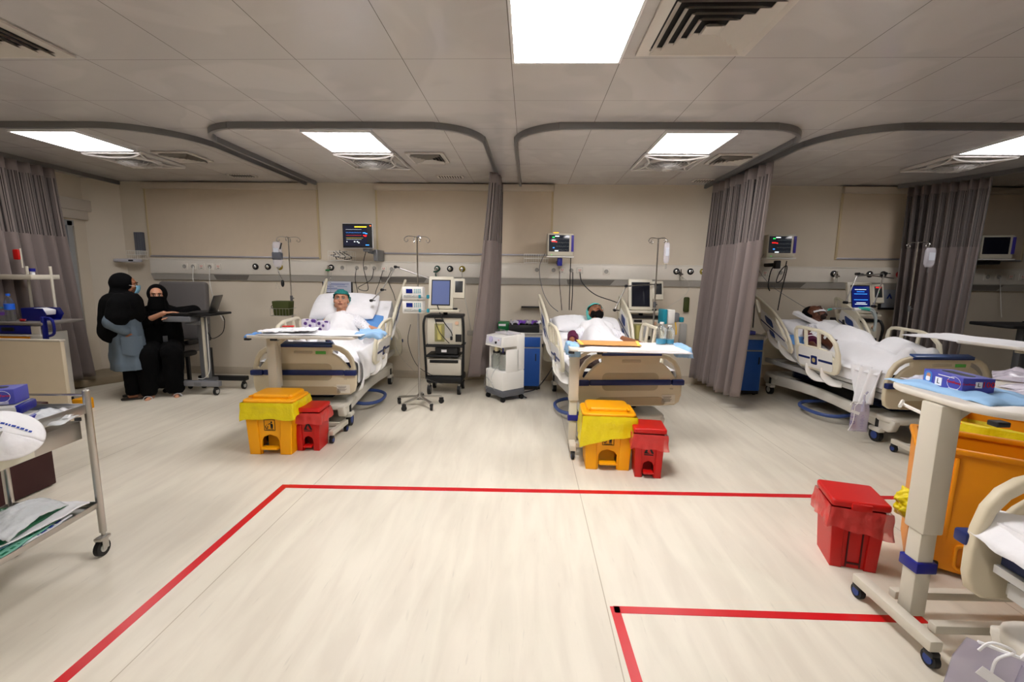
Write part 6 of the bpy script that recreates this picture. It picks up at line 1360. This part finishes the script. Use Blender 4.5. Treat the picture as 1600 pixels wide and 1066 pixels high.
t = thing('blue_cap_jar', 'white jar with blue cap on the emergency cart\'s upper shelf', 'jar', (-5.63, 4.98, 1.49)); MB().cyl((0, 0, 0), (0, 0, .07), .02).build('jar_body', PAPER, t); MB().cyl((0, 0, .07), (0, 0, .105), .028).build('jar_cap', DBLUE, t)
t = thing('shelf_scissors', 'steel clamp lying on the emergency cart\'s upper shelf', 'clamp', (-5.7, 4.97, 1.505)); MB().tube([(-.06, 0, .03), (0, 0, .01), (.05, -.02, .01)], .007, 6, smooth=3).tube([(-.06, -.02, .0), (0, 0, .01), (.05, .01, .02)], .007, 6, smooth=3).build('clamp_arm', CHROME, t)
t = thing('red_hook_bag', 'small red pouch hanging on a pole above the emergency cart', 'pouch', (-5.86, 5.06, 1.6)); MB().cyl((.03, 0, 0), (.03, 0, .22), .008).build('thin_pole', CREAMM, t); MB().box((0, -.02, .15), (.07, .03, .12), .02).build('pouch_body', RED, t)

# ---------------------------------------------------------------- right foreground: bins, bed, bag
def bigbin(label, loc, rz, w_, d_, h, lined):
    t = thing('large_orange_bin', label, 'bin', loc, rz, 'large orange waste bins'); k = .96
    def ring(f, z): return [(-w_/2*f, -d_/2*f, z), (w_/2*f, -d_/2*f, z), (w_/2*f, d_/2*f, z), (-w_/2*f, d_/2*f, z)]
    V = ring(k, .03)+ring(1, h)+ring(.96, h)+ring(.86, .06); F = [(3, 2, 1, 0)]+[(i, (i+1) % 4, 4+(i+1) % 4, 4+i) for i in range(4)]+[(4+i, 4+(i+1) % 4, 8+(i+1) % 4, 8+i) for i in range(4)]+[(8+i, 8+(i+1) % 4, 12+(i+1) % 4, 12+i) for i in range(4)]+[(12, 13, 14, 15)]
    bd = MB().add(V, F).build('body', ORANGE, t)
    MB().plate(rrect(-w_/2-.015, -d_/2-.015, w_/2+.015, d_/2+.015, .03), .03, holes=[rrect(-w_/2+.02, -d_/2+.02, w_/2-.02, d_/2-.02, .02)], bev=.008, M=TR(0, 0, h)).build('rim', ORANGE, t)
    for x in (-.14, .14): MB().box((x, -d_/2*.955, h*.5), (.018, .02, h*.9), .004, rot=(.04, 0, 0)).build('rib', ORANGE, bd)
    MB().plate(rrect(-.1, .05, .1, .2, .03), .02, holes=[rrect(-.085, .065, .085, .185, .02)], bev=.004, M=TR(.0, -d_/2*k-.01, 0) @ XZ).build('pedal_frame', ORANGE, t); MB().box((-w_*.3, -d_/2*.92, .045), (.06, .05, .05), .01).build('wheel_block', BLACK, t)
    if lined:
        def f(u, v):
            q = u*4; kk = int(q) % 4; a = q-int(q); W, D = w_/2+.02, d_/2+.02
            x, y = ((-W+2*W*a, -D), (W, -D+2*D*a), (W-2*W*a, D), (-W, D-2*D*a))[kk]; n_ = noise.noise((u*18, v*2, 6))*.02; L = math.hypot(x, y)
            s_ = 1.0 if v < .7 else 1-(v-.7)*1.0
            return (x*s_*(1+n_/L), y*s_*(1+n_/L), h-.12+.16*min(v, .7)/.7-(.3*(v-.7)/.3 if v > .7 else 0)+.015*noise.noise((u*9, 1, 2)))
        MB().grid(f, 100, 14).build('bin_liner', YBAG, t, ang=180)
    return t
bigbin('large orange waste bin behind the foreground bed, right of the bed table', (2.50, 2.42, 0), math.radians(-36), .60, .4, .70, False)
bigbin('large orange waste bin with open yellow liner, behind the other orange bin', (3.14, 2.98, 0), math.radians(30), .5, .5, .66, True)
MB_ = crumple('yellow_bag', 'crumpled yellow plastic bag stuck at the left side of the orange bin', 'bag', .16, .14, .08, YBAG, 12); MB_.matrix_world = Matrix.Translation((2.12, 2.42, .36)) @ Euler((0, -1.4, 0)).to_matrix().to_4x4()
# foreground bed
B4, SP4, _ = hbed('hospital_bed', 'nearest hospital bed, only its foot corner showing at the bottom right', (2.19, 1.66, 0), PI-math.radians(1), 0.0, False)
b = MB().grid(lambda u, v: (-.36+.86*u+.02*noise.noise((u*4, v*4, 2)), .02+.9*v-.05*math.sin(u*3), .72+.03*noise.noise((u*5, v*5, 1))+.012*noise.noise((u*14, v*14, 3))-.22*max(0, u-.90)/.1*(.35+.4*v)), 44, 44, .006)
o = b.build('rumpled_sheet', SHEET, ang=180); o.matrix_world = Matrix.Translation(B4.location) @ Euler(B4.rotation_euler).to_matrix().to_4x4(); tag(o, 'rumpled white sheet on the nearest bed at the bottom right', 'sheet')
def urinebag(label, M, w_, h, hose, fill=None, group='clear drainage bags hanging on beds'):
    t = thing('drainage_bag', label, 'bag', (0, 0, 0), 0, group)
    def side(sg):
        def f(u, v):
            X = (u-.5)*2; e = (1-abs(X)**5)**.5*(1-abs(2*v-1)**6)**.5; t_ = .22*max(0, v-.8)/.2
            return (X*w_/2*(1-t_*.6), sg*(.014*e*(1.3-v)+.003), -h*(1-v)+.004*noise.noise((u*5, v*5, sg)))
        return f
    MB().grid(side(1), 20, 20).grid(lambda u, v: side(-1)(1-u, v), 20, 20).build('bag_body', LILAC, t, ang=180)
    MB().cyl((.02, -.012, -.07), (.02, -.012, -.015), .022, .018).cyl((.02, -.012, -.015), (.02, -.012, .03), .012).build('inlet', LILAC, t)
    MB().tube([Vector((.02, -.012, .03))]+[Vector(q) for q in hose], .008, 8, smooth=6).build('hose', LILAC, t)
    MB().tube([(-.09, -.01, -.02), (-.07, -.015, .02), (-.02, -.01, .015), (-.05, -.01, -.03), (-.05, -.016, -.12), (-.06, -.02, -.2), (-.09, -.03, -.27)], .004, 6, smooth=6).build('outlet_tube', PAPER, t)
    MB().box((-.045, -.018, -.085), (.075, .001, .03), rot=(0, .35, 0)).build('date_label', PAPER, t)
    g = MB()
    for k in range(9): g.box((.02, -.0185, -.11-k*.016), (.03 if k % 2 else .018, .0006, .0025))
    g.build('scale_print', mat('print_violet', (88, 70, 150), .5), t); MB().box((-.06, -.0185, -.13), (.05, .0006, .004)).box((-.06, -.0185, -.14), (.03, .0006, .003)).plate(rrect(-.022, -.014, .022, .014, .008), .001, holes=[rrect(-.019, -.011, .019, .011, .006)], M=TR(-.06, -.0185, -.19) @ XZ).box((-.06, -.0185, -.19), (.014, .0006, .01)).build('violet_text', mat('print_violet', (0, 0, 0)), t)
    MB().box((0, 0, .0), (w_*.7, .008, .01), .003).tube([(0, 0, 0), (.02, 0, .05), (.03, 0, .09), (.01, 0, .1)], .006, 6, smooth=4).build('hanger_bar', PAPER, t)
    if fill: MB().box((-w_*.2, -.0, -h*.8), (w_*.3, .016, h*.3), .006).build('fluid', mat('fluid_orange', (200, 110, 60), .3), t)
    t.matrix_world = M; return t
urinebag('large clear drainage bag hanging from the nearest bed at the bottom right', TR(1.45, 1.22, .50) @ ROT(-.08, .12, -.5), .27, .36, [(.03, -.01, .08), (.12, .0, .1), (.25, .03, .13)])
urinebag('clear drainage bag hanging low at the foot corner of the right bed', TR(3.27, 4.40, .39) @ ROT(0, 0, -.3), .15, .28, [(.02, 0, .08), (.05, .02, .12)], True)
# things on the foreground table
g2 = glovebox('large violet glove box standing on the foreground bed table', .21, .125, .07, True); g2.matrix_world = Matrix.Translation((1.925, 2.045, 1.106)) @ ROT(0, 0, math.radians(-94))
pad('underpad', 'light blue underpad under the glove box on the foreground bed table', 'underpad', (1.95, 2.03, 1.102), math.radians(-85), .48, .32, SKYP, .003, .02, .015, 61, 'blue underpads')
for k, (x, y, rz_, w_, d_) in enumerate(((2.38, 2.05, .3, .36, .26), (2.25, 1.9, -.4, .3, .2), (2.5, 2.3, .8, .3, .24))):
    o = crumple('clear_pouch', ('wrinkled clear pouch right of the large glove box', 'nearest wrinkled clear pouch on the foreground bed table', 'farthest wrinkled clear pouch on the foreground bed table')[k], 'pouch', w_, d_, .035+.01*k, mat('pouch_film', (212, 206, 220), .2, alpha=.7, bump=.7, bscale=24), k+70, group='clear pouches on the foreground table'); o.matrix_world = Matrix.Translation((x, y, 1.108)) @ ROT(0, 0, rz_)
o = crumple('clear_pouch', 'small clear pouch at the far left corner of the foreground bed table', 'pouch', .16, .12, .03, FILM, 80); o.matrix_world = Matrix.Translation((1.93, 2.2, 1.108))
# second trolley and laptop in the dark bay
t = thing('dark_workstation', 'black laptop table in the dark bay at the far right', 'table', (5.75, 5.35, 0)); MB().box((0, 0, 1.1), (.9, .5, .04), .01).build('worktop', BLACK, t); MB().box((.05, .1, .58), (.1, .08, 1.0), .01).build('column', GREYM, t)
for s in (-1, 1): MB().box((0, s*.18, .09), (.6, .06, .06), .01).build('foot', DARK, t)
for sx in (-1, 1):
    for sy in (-1, 1): caster_small(t, sx*.26, sy*.18, .035)
t = thing('laptop', 'open grey laptop on the black table in the dark bay', 'laptop', (5.95, 5.35, 1.121), math.radians(160)); MB().box((0, 0, .009), (.34, .24, .016), .004).build('keyboard_base', DARK, t); s = MB().at((0, .12, .016), (-.25, 0, 0)); s.box((0, 0, .11), (.34, .012, .22), .004).build('screen_lid', MGREY, t)

# ---------------------------------------------------------------- cables on the wall
def wc(pts, m_, label, r=.005): cable('cable', pts, r, m_, label)
wc([(-5.03, 6.68, 1.66), (-5.02, 6.64, 1.5), (-4.98, 6.6, 1.35), (-4.96, 6.55, 1.2), (-4.85, 6.4, 1.1)], WHITE, 'white cable hanging from the leftmost sockets over the grey chair')
wc([(-4.78, 6.68, 1.66), (-4.78, 6.66, 1.4), (-4.6, 6.5, 1.1), (-4.3, 6.2, .9)], WHITE, 'white cable running down behind the laptop trolley')
wc([(-2.55, 6.67, 1.66), (-2.56, 6.64, 1.5), (-2.52, 6.6, 1.35), (-2.5, 6.6, 1.2)], BLACK, 'black cable hanging from the third socket above the left bed')
wc([(-2.29, 6.67, 1.66), (-2.32, 6.62, 1.5), (-2.5, 6.58, 1.38), (-2.35, 6.58, 1.36), (-2.38, 6.5, 1.7), (-2.3, 6.45, 1.95)], BLACK, 'black cable looping up to the thin wall monitor')
wc([(-2.15, 6.67, 1.64), (-2.2, 6.62, 1.45), (-2.25, 6.6, 1.3), (-2.25, 6.6, 1.1)], BLACK, 'black cable hanging from the red-marked socket above the left bed')
wc([(-2.03, 6.67, 1.64), (-2.06, 6.62, 1.5), (-1.98, 6.6, 1.3), (-1.95, 6.58, 1.2)], BLACK, 'black cable hanging from the last socket above the left bed')
wc([(-2.92, 6.65, 1.6), (-2.92, 6.62, 1.5), (-2.9, 6.55, 1.3)], CLEAR, 'clear tube hanging from the green flow meter')
wc([(-1.36, 6.62, 1.6), (-1.33, 6.55, 1.5), (-1.3, 6.4, 1.45)], mat('outlet_dark_green', (0, 0, 0)), 'dark green hose from the flow meter to the first ventilator', .008)
wc([(-.98, 6.65, 1.65), (-.95, 6.6, 1.4), (-.88, 6.5, 1.1), (-.82, 6.45, .8)], mat('tube_pale', (196, 192, 180), .4), 'pale tube hanging down right of the first ventilator')
wc([(-1.55, 5.3, 1.2), (-1.62, 5.4, .9), (-1.6, 5.5, .6), (-1.35, 5.6, .3), (-1.1, 5.8, .15)], CLEAR, 'clear line hanging between the left bed and the pump stand', .003)
wc([(-1.5, 5.7, .95), (-1.55, 5.75, .7), (-1.45, 5.8, .4), (-1.25, 5.85, .25)], BLACK, 'thin black cable beside the left bed going down to the ventilator', .004)
wc([(-1.18, 5.82, 1.2), (-1.1, 5.8, 1.0), (-1.0, 5.8, .86), (-.98, 5.8, .8)], BLACK, 'upper black cable across the front of the first ventilator', .007)
wc([(-1.22, 5.82, 1.05), (-1.15, 5.8, .85), (-1.02, 5.8, .7)], BLACK, 'lower black cable across the front of the first ventilator', .006)
wc([(.49-.04, 6.67, 1.66), (.45, 6.64, 1.5), (.47, 6.6, 1.3), (.49, 6.55, 1.1)], BLACK, 'thin black cable hanging behind the middle bed, left of the thick pair')
wc([(.59, 6.5, 1.85), (.6, 6.62, 1.7), (.6, 6.62, 1.4), (.6, 6.6, 1.1)], BLACK, 'left one of the thick black cable pair behind the middle bed', .007)
wc([(.64, 6.67, 1.65), (.64, 6.63, 1.5), (.64, 6.62, 1.3), (.63, 6.6, 1.1)], BLACK, 'right one of the thick black cable pair behind the middle bed', .007)
wc([(.745, 6.67, 1.64), (.78, 6.63, 1.5), (.95, 6.55, 1.34), (1.2, 6.5, 1.25), (1.42, 6.45, 1.18), (1.6, 6.4, 1.18)], BLACK, 'black cable swinging from the socket to the second ventilator', .007)
wc([(.22, 6.45, 1.9), (.15, 6.5, 1.7), (.2, 6.5, 1.4), (.3, 6.4, 1.2), (.42, 6.3, 1.1)], MGREY, 'grey sensor lead from the cream monitor down to the middle bed', .005)
wc([(2.2, 6.6, 1.6), (2.3, 6.6, 1.5), (2.25, 6.58, 1.35), (2.05, 6.55, 1.2), (1.9, 6.5, 1.1)], mat('tube_pale', (0, 0, 0)), 'pale tube curving from the chrome flow meter to the second ventilator', .003)
wc([(3.2, 6.67, 1.66), (3.22, 6.6, 1.5), (3.22, 6.55, 1.2), (3.2, 6.5, .9)], BLACK, 'black cable running down to the cabinet behind the middle curtain', .008)
wc([(3.45, 6.5, 1.82), (3.42, 6.58, 1.7), (3.4, 6.58, 1.5), (3.42, 6.56, 1.42)], BLACK, 'thick black cable ending in a plug below the right bed\'s monitor', .008)
wc([(3.58, 6.5, 1.84), (3.6, 6.6, 1.6), (3.52, 6.6, 1.55), (3.56, 6.6, 1.7), (3.62, 6.55, 1.76), (3.6, 6.6, 1.4), (3.55, 6.55, 1.15)], BLACK, 'long black cable with a loop hanging from the right bed\'s monitor', .007)
wc([(3.25, 6.45, 1.95), (3.2, 6.5, 1.75), (3.4, 6.5, 1.5), (3.7, 6.3, 1.25), (3.8, 6.2, 1.18)], MGREY, 'thin grey sensor lead from the monitor to the third patient', .003)
wc([(4.98, 5.9, 1.2), (4.93, 5.8, 1.0), (4.7, 5.7, .95)], CLEAR, 'clear line from the drip bag down to the right bed', .003)
wc([(6.64, 6.67, 1.66), (6.62, 6.6, 1.4), (6.58, 6.5, 1.1)], WHITE, 'pale cable hanging in the dark bay beyond the right curtain', .004)
wc([(.35, 4.9, .75), (.3, 5.3, .5), (.2, 5.8, .2), (.1, 6.0, .05), (-.1, 5.9, .02), (.0, 5.7, .02)], BLACK, 'black mains cable on the floor left of the middle bed', .008)
o = MB().box((0, 0, 0), (.16, .06, .07), .01).build('wall_suction_jar', CLEAR); o.location = (-.83, YW-.032, .72); tag(o, 'small clear wall jar left of the gathered curtain', 'jar')
o = MB().box((0, 0, 0), (.1, .08, .34), .02).build('wall_dispenser', LGREY); o.location = (2.3, YW-.042, .75); tag(o, 'pale wall dispenser left of the middle curtain', 'dispenser')
o = MB().box((0, 0, 0), (.08, .06, .22), .02).build('wall_pouch', OLIVE); o.location = (2.33, YW-.032, 1.2); tag(o, 'olive pouch on the wall left of the middle curtain', 'pouch')
pack('violet printed packet standing upright at the left edge of the left bed', (-2.62, 5.3, .82), .1, .16, .22, .08, PK)
pack('second printed packet beside the violet one at the left bed', (-2.46, 5.32, .82), -.1, .14, .2, .08, PK)
for B_ in (B1, B3): MB().box((.17, -.008, .81), (.1, .004, .03), .001).build('green_sticker', mat('sticker_green', (90, 180, 80), .6), B_)
